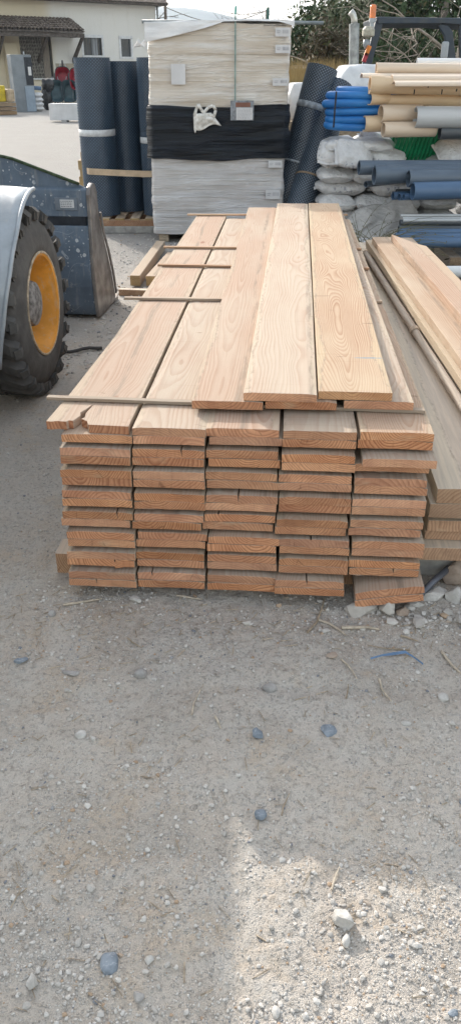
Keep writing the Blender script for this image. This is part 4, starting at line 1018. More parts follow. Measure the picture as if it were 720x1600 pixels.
def sack(c,s,rz,lab,seed,tilt=(0,0),mat=None,grp='filled sacks piled under the pipes'):
    mb=MB(); sx,sy,sz=s
    def f(a,b):
        th=2*PI*a; ph=PI*(b-.5)
        ct,st=math.cos(th),math.sin(th); cp,sp=math.cos(ph),math.sin(ph)
        se=lambda v,e:(abs(v)**e)*(1 if v>=0 else -1)
        x=se(ct,.42)*se(cp,.42); y=se(st,.42)*se(cp,.42); z=se(sp,.8)
        e=max(abs(x),abs(y)); z*=(1-.45*max(0,e-.55)/.45)
        p=Vector((x*sx/2,y*sy/2,z*sz/2)); nn=noise.noise(p*7+Vector((seed*3.1,seed,0)))+.2*abs(noise.noise(p*16+Vector((seed,3,seed))))
        p*=1+0.06*nn; p.z+=0.006*noise.noise(p*11+Vector((seed,7,seed)))+0.01*noise.noise(p*4+Vector((9,seed,seed)))-0.02*(x*x)*(seed%3-1)
        return p
    mb.grid(f,44,22,cu=True)
    for e in (-1,1):   # sewn end seam
        mb.grid(lambda a,b:Vector((e*(sx/2-0.012+0.028*b),(a-.5)*sy*.86,0.006*math.sin(a*9+seed)+(-.008*b))),10,3)
    o=mb.build('sack',mat or M['sack'],loc=tuple(c),smooth=True); o.rotation_euler=(tilt[0],tilt[1],rz)
    return tag(o,lab,'sack',grp)
sr=random.Random(4)
BD=8.22
LN=['lowest','second','third','fourth','fifth','sixth','seventh','eighth']
pal=thing('pallet','wooden pallet under the left pile of filled sacks','pallet',(1.45,8.62,0))
for i in range(7): MB().bb((-0.5+i*.15,-.5,.085),(-0.4+i*.15,.5,.105)).build('deck_board',pw,pal)
for y in(-.5,-.05,.4): MB().bb((-.5,y,0),(.5,y+.1,.084)).build('stringer',pw,pal)
for k in range(7):
    z=0.105+0.0625+0.125*k
    for j,(x,rz) in enumerate(((1.14,0.0),(1.62,0.0)) if k%2 else ((1.10,PI/2),(1.40,PI/2),(1.72,PI/2))):
        s=(0.51,0.38,.150)
        for row,yy in enumerate((8.43,8.83)):
            if k>=5 and j==(1 if k%2 else 2): continue
            lab='%s sack from the ground, %s of the front face of the left sack pile'%(LN[k],['left end','middle' if not k%2 else 'right end','right end'][j]) if row==0 else 'sack in the back row of the left pile, %s layer, %s'%(LN[k],['left','middle' if not k%2 else 'right','right'][j])
            sack((x+sr.uniform(-.025,.025)-(0.03 if k in(2,4) and j==0 else 0),yy+sr.uniform(-.03,.03),z),s,rz+sr.uniform(-.08,.08),lab,k*7+j*3+row)
sack(tuple(at(552,240,8.16)),(0.34,0.32,0.13),0.1,'plump pale sack bulging from the front of the pile, tilted towards the viewer',61,(0.75,0.1))
sack(tuple(at(518,238,8.28)),(0.26,0.28,0.12),1.3,'sack slumped over the upper left edge of the pile',62,(0.1,-0.7))
sack(tuple(at(602,244,8.28)),(0.34,0.30,0.12),-.35,'creased sack half hidden between the plump sack and the green coil',63,(0.4,0.35))
sack(tuple(at(590,222,8.6)),(0.34,0.36,0.15),.3,'grey sack in the shade under the cream pipes',64,(0.3,0.2))
for k in range(7):
    for j in range(3):
        z=0.10+.0625+.125*k
        if k>5 and j==0: continue
        sack((2.12+.42*j+sr.uniform(-.03,.03),8.5+sr.uniform(-.03,.03),z),(0.50,0.38,.135),PI/2+sr.uniform(-.1,.1),'sack of the right sack pile, %s layer, %s'%(LN[k],['left end','middle','right end'][j]),200+k*3+j)
sack(tuple(at(712,238,8.25)),(0.36,0.4,0.15),.2,'white plump sack beside the green coil at the right edge',65,(0.6,-.15))
tag(MB().bb((-.6,-.3,0),(.75,.3,.1)).build('pallet',pw,loc=(2.5,8.5,0)),'wooden pallet under the right sack pile','pallet')
# white big sacks behind
bw=simple('white_woven',(0.62,0.63,0.65),.7,var=.1,scale=6,bump=.4)
sack(tuple(at(560,150,10.6)),(0.8,0.6,0.66),.2,'large white bulk sack seen behind the exhaust pipe',71,(0,0),bw,None)
sack(tuple(at(466,160,10.2)),(0.34,0.3,0.40),.2,'pale bulk sack between the wrapped pallet and the leaning roll',73,(0,0),bw,None)
for (px,py,D) in ((560,150,10.6),(466,160,10.2)):
    p=at(px,py,D); sz=.33 if D==10.6 else .20
    lab={10.6:'stack of pallets that carries the bulk sack behind the exhaust pipe',11.2:'stack of pallets that carries the hidden bulk sack on the right',10.2:'stack of pallets beneath the pale bulk sack behind the leaning roll'}[D]
    q=thing('pallet_stack',lab,'pallets',(p.x,D,0)); nn_=max(1,int((p.z-sz*.9)/.14)); hgt=(p.z-sz*.93)/nn_
    for i in range(nn_): MB().bb((-.3,-.3,i*hgt+.02),(.3,.3,(i+1)*hgt)).build('pallet_layer',pw,q)

# ------------------------------------------------------------------ tarpaulin over the sack foot
tm_=NT('grey_tarp'); oc=tm_.coord(); n=tm_.noise(oc,6,6,.7); n2=tm_.noise(tm_.vmath('MULTIPLY',oc,(9,9,30)),1,5,.7)
tm_.bsdf(tm_.mix(tm_.ramp(n,.35,.7),(0.46,0.445,0.43),(0.62,0.605,0.585)),.55,0,tm_.bump(tm_.math('ADD',n,n2),.9,.03),spec=.4)
q=[at(512,378,7.75),at(508,352,8.0),at(560,330,8.08),at(628,303,8.12),at(642,330,7.95),at(640,380,7.6)]
def tf(a,b):
    top=at(515+120*a,352-50*a**0.8+4*math.sin(a*11),8.16-0.0*a); bot=Vector((0.95+1.0*a,7.72-.1*a,0.03))
    k=b; p=top.lerp(bot,k); p.y-=0.10*math.sin(PI*k)*(.4+a*.6)-0.0; 
    p+=Vector((0.03*noise.noise(Vector((a*5,b*5,1))),-0.06*noise.noise(Vector((a*7+b*5,b*3,2)))-0.03*abs(noise.noise(Vector((a*14-b*9,b*4,5)))),0.02*noise.noise(Vector((a*6,b*6,3)))))
    return p
tb=MB().grid(tf,70,40)
tag(tb.build('tarpaulin',tm_.m,org=(1.4,7.9,0),smooth=True,solid=0.003),'creased grey tarpaulin draped from the sacks down to the ground','tarpaulin')
sack(tuple(Vector((1.18,7.45,0.09))),(0.50,0.40,0.2),.3,'flattened white sack on the ground behind the weeds',81,(0.15,0),bw,None)
# ------------------------------------------------------------------ pipes
def pvc(name,a,b):
    t=NT(name); oc=t.coord(); n=t.noise(t.vmath('MULTIPLY',oc,(1.5,9,9)),1,5,.6)
    t.bsdf(t.mix(t.ramp(n,.3,.7),a,b),.42,0,t.bump(t.noise(oc,40,3),.08,.003),spec=.45); return t.m
M['cream']=pvc('cream_pvc',(0.58,0.42,0.26),(0.68,0.52,0.35)); M['cream2']=pvc('pale_cream_pvc',(0.60,0.47,0.35),(0.68,0.56,0.44))
M['greypvc']=pvc('grey_white_pvc',(0.44,0.46,0.47),(0.54,0.55,0.56)); M['blupvc']=pvc('blue_grey_pvc',(0.075,0.105,0.145),(0.115,0.15,0.195)); M['dkpvc']=pvc('dark_grey_pvc',(0.05,0.06,0.07),(0.085,0.095,0.105))
M['blu2']=pvc('slate_blue_pvc',(0.06,0.115,0.20),(0.09,0.155,0.26)); M['whitepvc']=pvc('white_pvc',(0.66,0.67,0.68),(0.76,0.77,0.78)); M['bore']=simple('dark_bore',(0.02,0.02,0.02),.9)
def pipe(px,py,rpx,D,mat,lab,L=3.2,slope=0.0,dy=None,socket=False,grp=None,xr=None):
    if dy is None: dy=0.32 if grp==G2 else 0.08
    p=at(px,py,D); zc=D*math.cos(PITCH)-(p.z-CAMH)*math.sin(PITCH); k=zc/1200; r=rpx*k
    if xr is not None: L=at(xr,py,D).x-p.x
    q=p+Vector((L,dy,slope*L)); mb=MB().pipe(p,q,r,r*.86,26)
    if socket:
        d=(q-p).normalized(); mb.pipe(p-d*0.001,p+d*0.13,r*1.1,r*0.95,26,depth=.06)
    return tag(mb.build('pipe',M[mat],org=p,autosm=40),lab,'pipe',grp)
G1='large cream pipes lying across the sacks'; G2='blue-grey pipes lying in front of the sacks'; G3='slate pipes in the low bundle'
DP=8.12
pipe(587,107.5,8.5,DP+.30,'cream2','cream pipe along the top of the pile, above the half-round gutters',grp=G1,slope=-.012)
pipe(651,98,6.5,DP+.55,'whitepvc','short white pipe lying on the very top of the pile',grp=G1,slope=-.005)
o=pipe(577,132.5,12,DP+.02,'cream','wide cream pipe with a socket end and black tick marks',socket=True,grp=G1,slope=-.022)
pipe(576,154,9.3,DP+.02,'cream','cream pipe with a stubby socket end below the tick-marked pipe',L=.19,grp=G1)
pipe(594,156,9.0,DP+.10,'cream','tan cream pipe under the tick-marked pipe, running to the right edge',grp=G1,slope=-.012)
pipe(594,178,13,DP-.02,'cream2','cream pipe with a clean cut end next to the light grey pipe',grp=G1,xr=660)
pipe(648,183,15.5,DP-.10,'greypvc','light grey wide pipe overlapping the cream ones on the right',grp=G1,slope=-.004)
pipe(568,193.5,11.5,DP+.02,'cream','shortest cream pipe poking out furthest to the left',L=.6,grp=G1)
pipe(586,187,14,DP+.26,'cream','cream pipe deep in the middle, its end between two others',L=3,grp=G1)
pipe(598,202.5,11,DP-.10,'cream2','lowest cream pipe, cut short before the dark pipe',xr=682,grp=G1)
pipe(686,206.5,10.5,DP-.08,'dkpvc','short dark grey pipe at the end of the lowest cream pipe',grp=G1)
pipe(700,160,12,DP+.3,'cream','cream pipe in the back row at the right edge of the pile',grp=G1)
# gutters (half-round)
def gutter(px,py,D,xr,hpx,lab,mat,tilt=0.0,sl=0):
    p=at(px,py,D); k=(D*math.cos(PITCH))/1200; h=hpx*k; L=at(xr,py,D).x-p.x
    prof=[]; n=10
    for i in range(n+1):
        a=PI*i/n; prof.append((-math.cos(a)*0.09,math.sin(a)*h))
    for i in range(n,-1,-1):
        a=PI*i/n; prof.append((-math.cos(a)*0.085,math.sin(a)*h-0.005))
    mb=MB().prism(prof,(L,0,sl*L),org=(0,0,0),ax=(0,1,0),ay=(0,0,1))
    return tag(mb.build('gutter',M[mat],loc=tuple(p),bevel=0),lab,'gutter','half-round gutters on top of the pipes')
gutter(564,121,DP+.22,800,6,'pale half-round gutter reaching furthest to the left on the pile','cream2',sl=-.004)
gutter(611,127,DP+.04,850,9,'pale half-round gutter lying over the wide tick-marked pipe','cream2',sl=-.002)
gutter(614,134,DP-.12,850,7,'pinkish grey gutter resting on the front of the tick-marked pipe','whitepvc' if False else 'cream2',sl=.002)
# tick marks on the wide pipe
for i,(px,py,h) in enumerate(((647,140,6),(669,134,2),(690,140,6),(713,139,3),(630,189,0))):
    if h==0: continue
    a=at(px,py,DP-0.10); b=at(px-1,py+h*1.2,DP-0.115); 
    mb=MB().tube([a-o.location,b-o.location],0.006,6); mb.build('tick_mark',simple('black_ink',(0.02,0.02,0.02),.6),o)
# blue-grey
pipe(560,262,10.5,7.75,'blupvc','blue-grey pipe at the top left of the front row, its bore dark',grp=G2,slope=-.004)
pipe(603,261,4.0,7.62,'blupvc','slim grey pipe lying on top of the front row',grp=G2)
pipe(584,273.5,13,7.62,'blupvc','wide blue-grey pipe in the middle of the front row',socket=True,grp=G2,slope=.01)
pipe(571,288,4.6,7.80,'blupvc','thin blue-grey pipe under the wide middle one',xr=640,grp=G2)
pipe(637,279,12.8,7.52,'blupvc','wide blue pipe right of the middle one in the front row',grp=G2,slope=.008)
pipe(644,299,13,7.42,'blu2','frontmost bluish pipe with a pale rim, lowest of the front row',grp=G2,slope=.014)
for i,(px,py) in enumerate(((613,306),(623,307.5),(630,307.5))):
    pipe(px,py,6.0-.6*i,7.62-.06*i,'blu2','small blue pipe end, %s of three in a row below the thin pipe'%['left one','middle one','right one'][i],grp=G2,L=1.2)
pipe(618,300,4.5,7.9,'dkpvc','dark thin pipe behind the three small blue pipe ends',grp=G2)
# rack that carries the front row (to the right of the frame)
rk=thing('pipe_rack','steel pipe rack with two uprights at the far right of the front pipe row','rack',(3.5,7.95,0))
for x in(0,1.2):
    for y in(-.35,.35): MB().bb((x-.03,y-.03,0),(x+.03,y+.03,1.15)).build('upright',M['dark'],rk)
    for z in (.40,):
        MB().bb((x-.03,-.4,z-.01),(x+.03,.45,z+.04)).build('cross_bar',M['dark'],rk)
# low bundle
LB=[(625,337,2.2,7.45,'greypvc','thin pale pipe, topmost of the low bundle'),(628,341.5,2.2,7.42,'greypvc','thin pale pipe, second from the top of the low bundle'),(624,348,4.6,7.36,'dkpvc','dark pipe in the upper half of the low bundle'),(629,344.5,2.2,7.34,'greypvc','thin pale pipe, third from the top of the low bundle'),
(622,357,4.4,7.32,'dkpvc','dark pipe in the middle of the low bundle'),(621,363,5.6,7.24,'blu2','blue pipe right under the middle dark pipe of the low bundle'),(616,371,6.5,7.16,'blu2','blue pipe second from the bottom of the low bundle'),(613,379,7.5,7.06,'blu2','lowest widest blue pipe of the low bundle')]
for a in LB: pipe(a[0],a[1],a[2],a[3],a[4],a[5],grp=G3,slope=-.006 if a[1]>350 else 0)
for x in (1.95,3.6):
    tag(MB().bb((0,0,0),(.1,.6,.13)).build('bearer',M['wood_old'],loc=(x,7.05,0)),'timber bearer under the low pipe bundle, %s one'%('left' if x<2 else 'right'),'bearer')
pipe(690,425,9,6.5,'whitepvc','white pipe lying low behind the right plank pile',L=2)
# ------------------------------------------------------------------ coils
bl=pvc('blue_conduit',(0.015,0.14,0.42),(0.03,0.20,0.52)); 
ctr=at(572,198,8.28); kk=8.28*math.cos(PITCH)/1200; 
coil=thing('pipe_coil','bright blue coil of ribbed conduit tied with black tape on the sacks','coil',(ctr.x,8.42,0))
for i,(py,rp) in enumerate(((197,6),(186,6),(174.5,6),(163,6.2),(151.5,6.2),(143,5.2))):
    z=at(505,py,8.2).z; Rm=0.36+0.012*math.sin(i*2.3); xo=0.02*math.sin(i*1.7)+(0.07 if i==5 else 0)
    pts=[Vector((xo+Rm*math.cos(2*PI*t_/48)*(1.02),Rm*.62*math.sin(2*PI*t_/48),z+0.012*math.sin(2*PI*t_/48+i))) for t_ in range(48)]
    MB().tube(pts,rp*kk*.98,14,close=True).build('loop',bl,coil,smooth=True)
p=at(526,168,8.0); q0=at(526,201,8.0).z; q1=at(526,144,8.0).z
MB().tube([(p.x-ctr.x,-.245,q0),(p.x-ctr.x,-.262,(q0+q1)/2),(p.x-ctr.x+.01,-.22,q1)],0.009,6).build('tie',simple('black_tie',(0.02,0.02,0.025),.5),coil)
gn=pvc('green_conduit',(0.0,0.20,0.08),(0.015,0.30,0.13))
c0=at(655,233,8.50); gcoil=thing('pipe_coil','green ribbed conduit coil hanging between the sacks under the cream pipes','coil',(c0.x,8.52,0))
for i in range(12):
    x=-0.235+0.040*i; Rm=0.27-0.004*abs(i-5.5)
    pts=[Vector((x+0.045*math.sin(2*PI*t_/40),Rm*.55*math.cos(2*PI*t_/40),at(655,254,8.35).z+Rm+Rm*math.sin(2*PI*t_/40))) for t_ in range(40)]
    MB().tube(pts,0.0185,10,close=True).build('loop',gn,gcoil,smooth=True)
# ------------------------------------------------------------------ weeds + leaf litter
wd=simple('weed_green',(0.075,0.085,0.035),.8,var=.4,scale=30,c2=(0.16,0.13,0.08))
wr_=random.Random(8); mb=MB()
for k in range(150):
    x=wr_.uniform(1.02,1.42); y=wr_.uniform(6.65,7.2); a=wr_.uniform(0,6.28); l=wr_.uniform(.25,.46)*(1.15 if x<1.4 else .8); cu=wr_.uniform(.2,1.3)
    p=Vector((x,y,0.05+wr_.uniform(0,.12))); pts=[p]; d=Vector((math.cos(a)*cu,math.sin(a)*cu,1)).normalized()
    for s in range(5):
        d=(d+Vector((math.cos(a)*.22,math.sin(a)*.22,-.17))+Vector((wr_.uniform(-.15,.15),wr_.uniform(-.15,.15),0))).normalized(); p=p+d*l/5*1.5; pts.append(p)
    mb.tube(pts,[.0035,.003,.0025,.002,.0016,.001],4)
    for s in range(6):
        q=pts[wr_.randrange(1,6)]; v=Vector((wr_.gauss(0,1),wr_.gauss(0,1),wr_.gauss(0,.6))).normalized()*wr_.uniform(.012,.03); w2=v.cross(Vector((wr_.gauss(0,1),wr_.gauss(0,1),1))).normalized()*.004
        mb.add([q,q+v*.5+w2,q+v,q+v*.5-w2],[(0,1,2,3)])
tag(mb.build('weed_tuft',wd,fixn=False,org=(1.3,7,0)),'wiry green and brown weed tuft behind the plank ends','weeds')
mb=MB()
lb_=simple('dead_leaf',(0.10,0.075,0.045),.8,var=.5,scale=20,c2=(0.045,0.05,0.03))
for k in range(1500):
    x=wr_.uniform(1.5,2.6); y=wr_.uniform(5.7,7.0); p=Vector((x,y,0.01+abs(wr_.gauss(0,.05)))); v=Vector((wr_.gauss(0,1),wr_.gauss(0,1),wr_.gauss(0,.4))).normalized()*wr_.uniform(.015,.04); w2=v.cross(Vector((0.2,.1,1))).normalized()*wr_.uniform(.008,.018)
    mb.add([p-v,p+w2,p+v,p-w2+Vector((0,0,.006))],[(0,1,2,3)])
tag(mb.build('leaf_litter',lb_,fixn=False),label='dark dead leaves heaped behind the right plank pile',kind='stuff')
# ------------------------------------------------------------------ building on the left
wa=at(-120,172,46.0); wb=at(248,150,54.0); wdir=Vector((wb.x-wa.x,wb.y-wa.y,0)); WL=wdir.length; wdir.normalize(); wn=Vector((wdir.y,-wdir.x,0))
BZ=math.atan2(wdir.y,wdir.x)
def onwall(px,py,off=0.0):
    """pixel -> (s,z) on the facade, `off` metres in front of it"""
    d=ray(px,py); o0=Vector((wa.x,wa.y,0))+wn*off; t_=(o0.dot(wn))/(d.dot(wn)); P3=Vector((0,0,CAMH))+d*t_
    return (P3-o0).dot(wdir),P3.z
pl=NT('plaster'); oc=pl.coord(); n=pl.noise(oc,0.5,5,.6); n2=pl.noise(pl.vmath('MULTIPLY',oc,(3,3,.6)),1,5,.7)
x,y,z=pl.xyz(oc)
c=pl.mix(pl.ramp(x,WL*.50,WL*.56),(0.60,0.53,0.40),(0.66,0.65,0.62)); c=pl.mix(pl.ramp(n2,.5,.8,0,.35),c,(0.42,0.39,0.33)); c=pl.mix(pl.ramp(n,.4,.7,0,.2),c,(0.70,0.67,0.6))
pl.bsdf(c,.9,0,pl.bump(pl.noise(oc,30,4),.3,.01),spec=.1)
bld=thing('building','long cream plastered building with a tiled porch and barred windows','building',(wa.x,wa.y,0),BZ)
# facade built as pieces round the openings
def W2(x0,y0,x1,y1):
    s0,z1=onwall(x0,y0); s1,z0=onwall(x1,y1); return s0,s1,z0,z1
gate=W2(28,42,86,122); w1=W2(128,57,162,88); w2=W2(187,59,207,90); door=W2(-30,70,3,165)
ops=sorted([door,gate,w1,w2]); TOP=5.0
mb=MB(); s=0
for (a,b,c0_,c1_) in ops:
    mb.bb((s,0,0),(a,.35,TOP)); mb.bb((a,0,0),(b,.35,c0_)) if c0_>0.1 else None; mb.bb((a,0,c1_),(b,.35,TOP)); s=b
mb.bb((s,0,0),(WL,.35,TOP)); mb.bb((0,.355,0),(WL,9,TOP-.02))
mb.build('wall',pl.m,bld,fixn=False)
m_s,m_z=onwall(86,99); 
MB().bb((m_s+.05,-.03,0),(onwall(134,99)[0]+2,-.002,m_z)).build('dado',simple('beige_dado',(0.36,0.32,0.25),.9,var=.15,scale=1.5),bld)
frame=simple('white_frame',(0.60,0.61,0.62),.5,var=.1); glass=simple('dark_glass',(0.06,0.07,0.08),.15,spec=.7,var=.3,scale=.8)
iron=simple('brown_iron',(0.13,0.11,0.095),.7,var=.3,scale=6)
for (a,b,c0_,c1_),bars in ((w1,7),(w2,0)):
    wo_=thing('window',None,None,((a+b)/2,0,(c0_+c1_)/2)); wo_.parent=bld; hw=(b-a)/2; hh=(c1_-c0_)/2
    MB().bb((-hw,.12,-hh),(hw,.14,hh)).build('pane',glass,wo_)
    f_=MB()
    for q in((-hw-.06,-.04,-hh,-hw+.06,.1,hh),(hw-.06,-.04,-hh,hw+.06,.1,hh),(-hw-.06,-.04,hh-.05,hw+.06,.1,hh+.1),(-hw-.06,-.06,-hh-.08,hw+.06,.1,-hh+.04)): f_.bb(q[:3],q[3:])
    f_.build('frame',frame,wo_,fixn=False)
    if bars:
        g_=MB()
        for i in range(bars): x=-hw+.1+(2*hw-.2)*i/(bars-1); g_.tube([(x,-.01,-hh),(x,-.01,hh)],.012,6)
        g_.build('bars',iron,wo_)
        MB().bb((-hw*.0,.10,-hh+.05),(hw*.55,.115,hh-.05)).build('curtain',simple('curtain',(0.30,0.32,0.34),.9,var=.2,scale=20,stretch=(1,1,.05)),wo_)
# gate with folding lattice
a,b,c0_,c1_=gate; gt=thing('lattice_window',None,None,((a+b)/2,0,(c0_+c1_)/2)); gt.parent=bld; hw=(b-a)/2; hh=(c1_-c0_)/2
MB().bb((-hw,.2,-hh),(hw,.22,hh)).build('pane',simple('dim_interior',(0.03,0.028,0.025),.4),gt)
g_=MB(); n=13; wv=2*hw*.66/n
for i in range(n+1):
    x=-hw+i*wv
    for zz in range(7):
        z0=-hh+2*hh*zz/7; z1=z0+2*hh/7
        g_.tube([(x,0.02,z0),(x+wv,0.02,z1)],.018,4); g_.tube([(x+wv,0.03,z0),(x,0.03,z1)],.018,4)
g_.build('lattice',simple('galvanised_lattice',(0.30,0.28,0.25),.6,.2,var=.3),gt,fixn=False)
MB().bb((hw*.38,.0,-hh),(hw*.80,.05,hh)).build('folded_shutter',simple('brown_shutter',(0.20,0.17,0.14),.8,var=.3,scale=12,stretch=(4,4,.2)),gt)
MB().bb((-hw-.1,-.12,-hh-.08),(hw+.12,.02,-hh)).build('sill',frame,gt)
a,b,c0_,c1_=door; MB().bb((a,.2,0),(b,.22,c1_)).build('door',simple('dark_door',(0.03,0.025,0.022),.5),bld)
# eaves
e0=onwall(185,0)[1]; mb=MB()
eo=simple('eaves_wood',(0.10,0.085,0.075),.8,var=.3)
MB().bb((0,-.7,TOP),(WL+.5,9.3,TOP+.12)).build('roof_edge',eo,bld)
mb=MB().prism([(-.8,TOP+.12),(9.4,TOP+.12),(4.5,TOP+1.7)],(WL+.6,0,0),org=(-.1,0,0),ax=(0,1,0),ay=(0,0,1)); 
tile=NT('roof_tiles'); oc=tile.coord(); x,y,z=tile.xyz(oc); n=tile.noise(oc,6,5,.7)
wvx=tile.math('SINE',tile.math('MULTIPLY',x,30)); wvy=tile.math('FRACT',tile.math('MULTIPLY',y,3.2))
tile.bsdf(tile.mix(tile.ramp(n,.35,.65),(0.12,0.095,0.08),(0.30,0.25,0.21)),.9,0,tile.bump(tile.math('ADD',wvx,wvy),.9,.04),spec=.1)
mb.build('roof',tile.m,bld)
s0,z0=onwall(240,8); MB().tube([(s0+.15,-.15,0),(s0+.15,-.15,TOP)],.05,10).build('downpipe',simple('old_zinc',(0.22,0.22,0.21),.5,.3),bld,smooth=True)
s0,z0=onwall(232,34); cb_=MB().bb((s0-.35,-.5,z0),(s0+.15,-.02,z0+.06)); cb_.bb((s0-.15,-.55,z0-.25),(s0-.0,-.4,z0)); cb_.build('wall_lamp',simple('lamp_grey',(0.25,0.25,0.25),.5),bld,fixn=False)
# porch: real barrel tiles
s0,zt_=onwall(-60,16); s1,zt2=onwall(120,30,0.9); zr=onwall(60,24)[1]
pz=onwall(60,50,1.5)[1]+.12; PD_=1.7; PS0=-0.5; PS1=onwall(132,40,PD_)[0]
zw=onwall(40,19)[1]
ptop=pz+.62; 
pc=thing('porch_roof',None,None,(0,0,0)); pc.parent=bld
tl=MB(); i=0; x=PS0; trn=random.Random(2)
while x<PS1:
    for j in range(6):
        y0=-.05-PD_*j/6; y1=y0-PD_/6-.06; zz=lambda y:ptop-(ptop-pz)*(-y/PD_)
        hz=.05*trn.random()
        vs=[];n=6
        for (yy,rr,lift) in ((y0,.085,.0),(y1,.105,.035+hz*.3)):
            for k in range(n+1):
                a_=PI*k/n; vs.append((x+math.cos(a_)*rr+trn.uniform(-.006,.006),yy,zz(yy)+math.sin(a_)*rr*.8+lift))
        tl.add(vs,[(k,k+1,n+2+k,n+1+k) for k in range(n)])
        vs=[(x+.09,y0,zz(y0)-.03),(x+.15,y0,zz(y0)-.03),(x+.15,y1,zz(y1)-.03),(x+.09,y1,zz(y1)-.03)]; tl.add(vs,[(0,1,2,3)])
    x+=.215
tl.build('tiles',tile.m,pc,fixn=False,solid=.015)
MB().prism([(0,ptop-.06),(-PD_-.1,pz-.06),(-PD_-.1,pz-.12),(0,ptop-.12)],(PS1-PS0-.1,0,0),org=(PS0,0,0),ax=(0,1,0),ay=(0,0,1)).build('boarding',eo,pc)
MB().bb((PS0,-PD_-.02,pz-.34),(PS1-.12,-PD_+.14,pz-.125)).build('beam',eo,pc,bevel=.01)
for px in (-10,57,112):
    s_=onwall(px,45,.1)[0]
    if s_<PS0: continue
    MB().bb((s_-.08,-PD_+.1,pz-.30),(s_+.08,0,pz-.14)).build('rafter',eo,pc)
    MB().prism([(-.02,pz-1.55),(-.02,pz-1.30),(-PD_+.30,pz-.30),(-PD_+.10,pz-.30)],(.14,0,0),org=(s_-.07,0,0),ax=(0,1,0),ay=(0,0,1)).build('brace',eo,pc)
# leaning buttress left of the gate
s_=onwall(8,100)[0]
MB().prism([(-.9,0),(0,0),(0,3.0),(-.25,3.0)],(.7,0,0),org=(s_,0,0),ax=(0,1,0),ay=(0,0,1)).build('buttress',pl.m,bld)
# ------------------------------------------------------------------ things in front of the building
def gnd(px,py): return onz(px,py,0.0)
p=gnd(40,175); k=(p.y*math.cos(PITCH)+.77)/1200
lk=thing('locker','tall grey metal locker standing open in front of the barred porch window','locker',tuple(p),BZ)
lg=simple('locker_grey',(0.20,0.225,0.25),.5,var=.12,scale=3); lw=32*k; lh=77*k
MB().bb((-lw/2,-.25,0),(lw/2,.25,lh)).build('body',lg,lk,bevel=.01)
MB().bb((0.02,-.275,.03),(lw/2-.02,-.252,lh*.46)).build('door',simple('locker_blue_grey',(0.26,0.32,0.39),.5,var=.1,scale=3),lk)
MB().bb((lw*.14,-.29,lh*.48),(lw/2-.01,-.252,lh-.1)).build('dark_panel',M['dark'],lk)
MB().box((lw*.34,-.30,lh*.72),(.14,.012,.34)).build('paper_sheet',paper,lk)
MB().tube([(lw*.15,-.27,lh),(lw*.15,-.27,lh+.12)],.03,8).build('knob',M['silver'],lk)
# yellow wrapped goods on pallets at the left edge
p=gnd(8,180); k=(p.y*math.cos(PITCH)+.77)/1200
yp=thing('pallet_stack','stack of weathered pallets at the left edge carrying yellow packs','pallets',(p.x,p.y,0),BZ)
for i in range(3): MB().bb((-28*k,-.1,i*.16+.02),(19*k,.7,i*.16+.15)).build('pallet_layer',M['wood_old'],yp)
yl=simple('yellow_film',(0.55,0.42,0.03),.4,var=.2,scale=6); 
for i,(a_,b_) in enumerate(((-26,-11),(-10,6),)):
    tag(MB().bb((0,0,0),((b_-a_)*k,.6,.62)).build('pack',yl,loc=(p.x+a_*k,p.y-.05+.1*i,.50),bevel=.05,rotz=BZ),'yellow film pack on the pallets at the left edge, %s one'%['left','right'][i],'pack','yellow packs on the left pallets')
tag(MB().bb((0,0,0),(11*k,.55,.48)).build('pack',simple('tan_pack',(0.42,0.33,0.23),.7,var=.2,scale=5),loc=(p.x+8*k,p.y+.1,.50),bevel=.05,rotz=BZ),'tan brown pack right of the yellow packs on the left pallets','pack')
# pale flat bags beside the locker
p=gnd(62,174); k=(p.y*math.cos(PITCH)+.77)/1200
for i in range(4): sack((p.x,p.y-.2,.12+.19*i),(15*k,.6,.2),BZ,'flat pale bag right of the locker, %s of four'%['lowest','second from the ground','third from the ground','topmost'][i],300+i,(0,0),bw if i else None,'flat bags right of the locker')
tag(MB().tube([(0,0,0),(.3,-.02,.05),(.62,0,0.02)],.09,10).build('rolled_sheet',M['blu2'],loc=(p.x-.35,p.y-.3,.93),smooth=True),'dark blue rolled sheet lying on the flat pale bags','rolled sheet')
# dark bin liner heap
p=gnd(76,172); bl_=simple('black_plastic',(0.016,0.017,0.02),.3,var=.4,scale=5,bump=.6)
def lump(loc,s,mat,name,lab,cat,seed):
    mb=MB(); V=IV3; off=Vector((seed,seed*2,0))
    vs=[Vector((v.x*s[0],v.y*s[1],v.z*s[2]))*(1+.30*noise.noise(v*1.6+off)+.08*noise.noise(v*5+off)) for v in V]
    mb.add(vs,IF3); return tag(mb.build(name,mat,loc=loc,smooth=True),lab,cat)
lump((p.x,p.y,.5),(.24,.3,.55),bl_,'bin_bag','black plastic sack slumped on the ground between the bags and the barrows','bin bag',3)
lump((p.x+.10,p.y-.05,1.05),(.30,.3,.34),bl_,'bin_bag','round black plastic sack on top of the slumped one beside the barrows','bin bag',5)
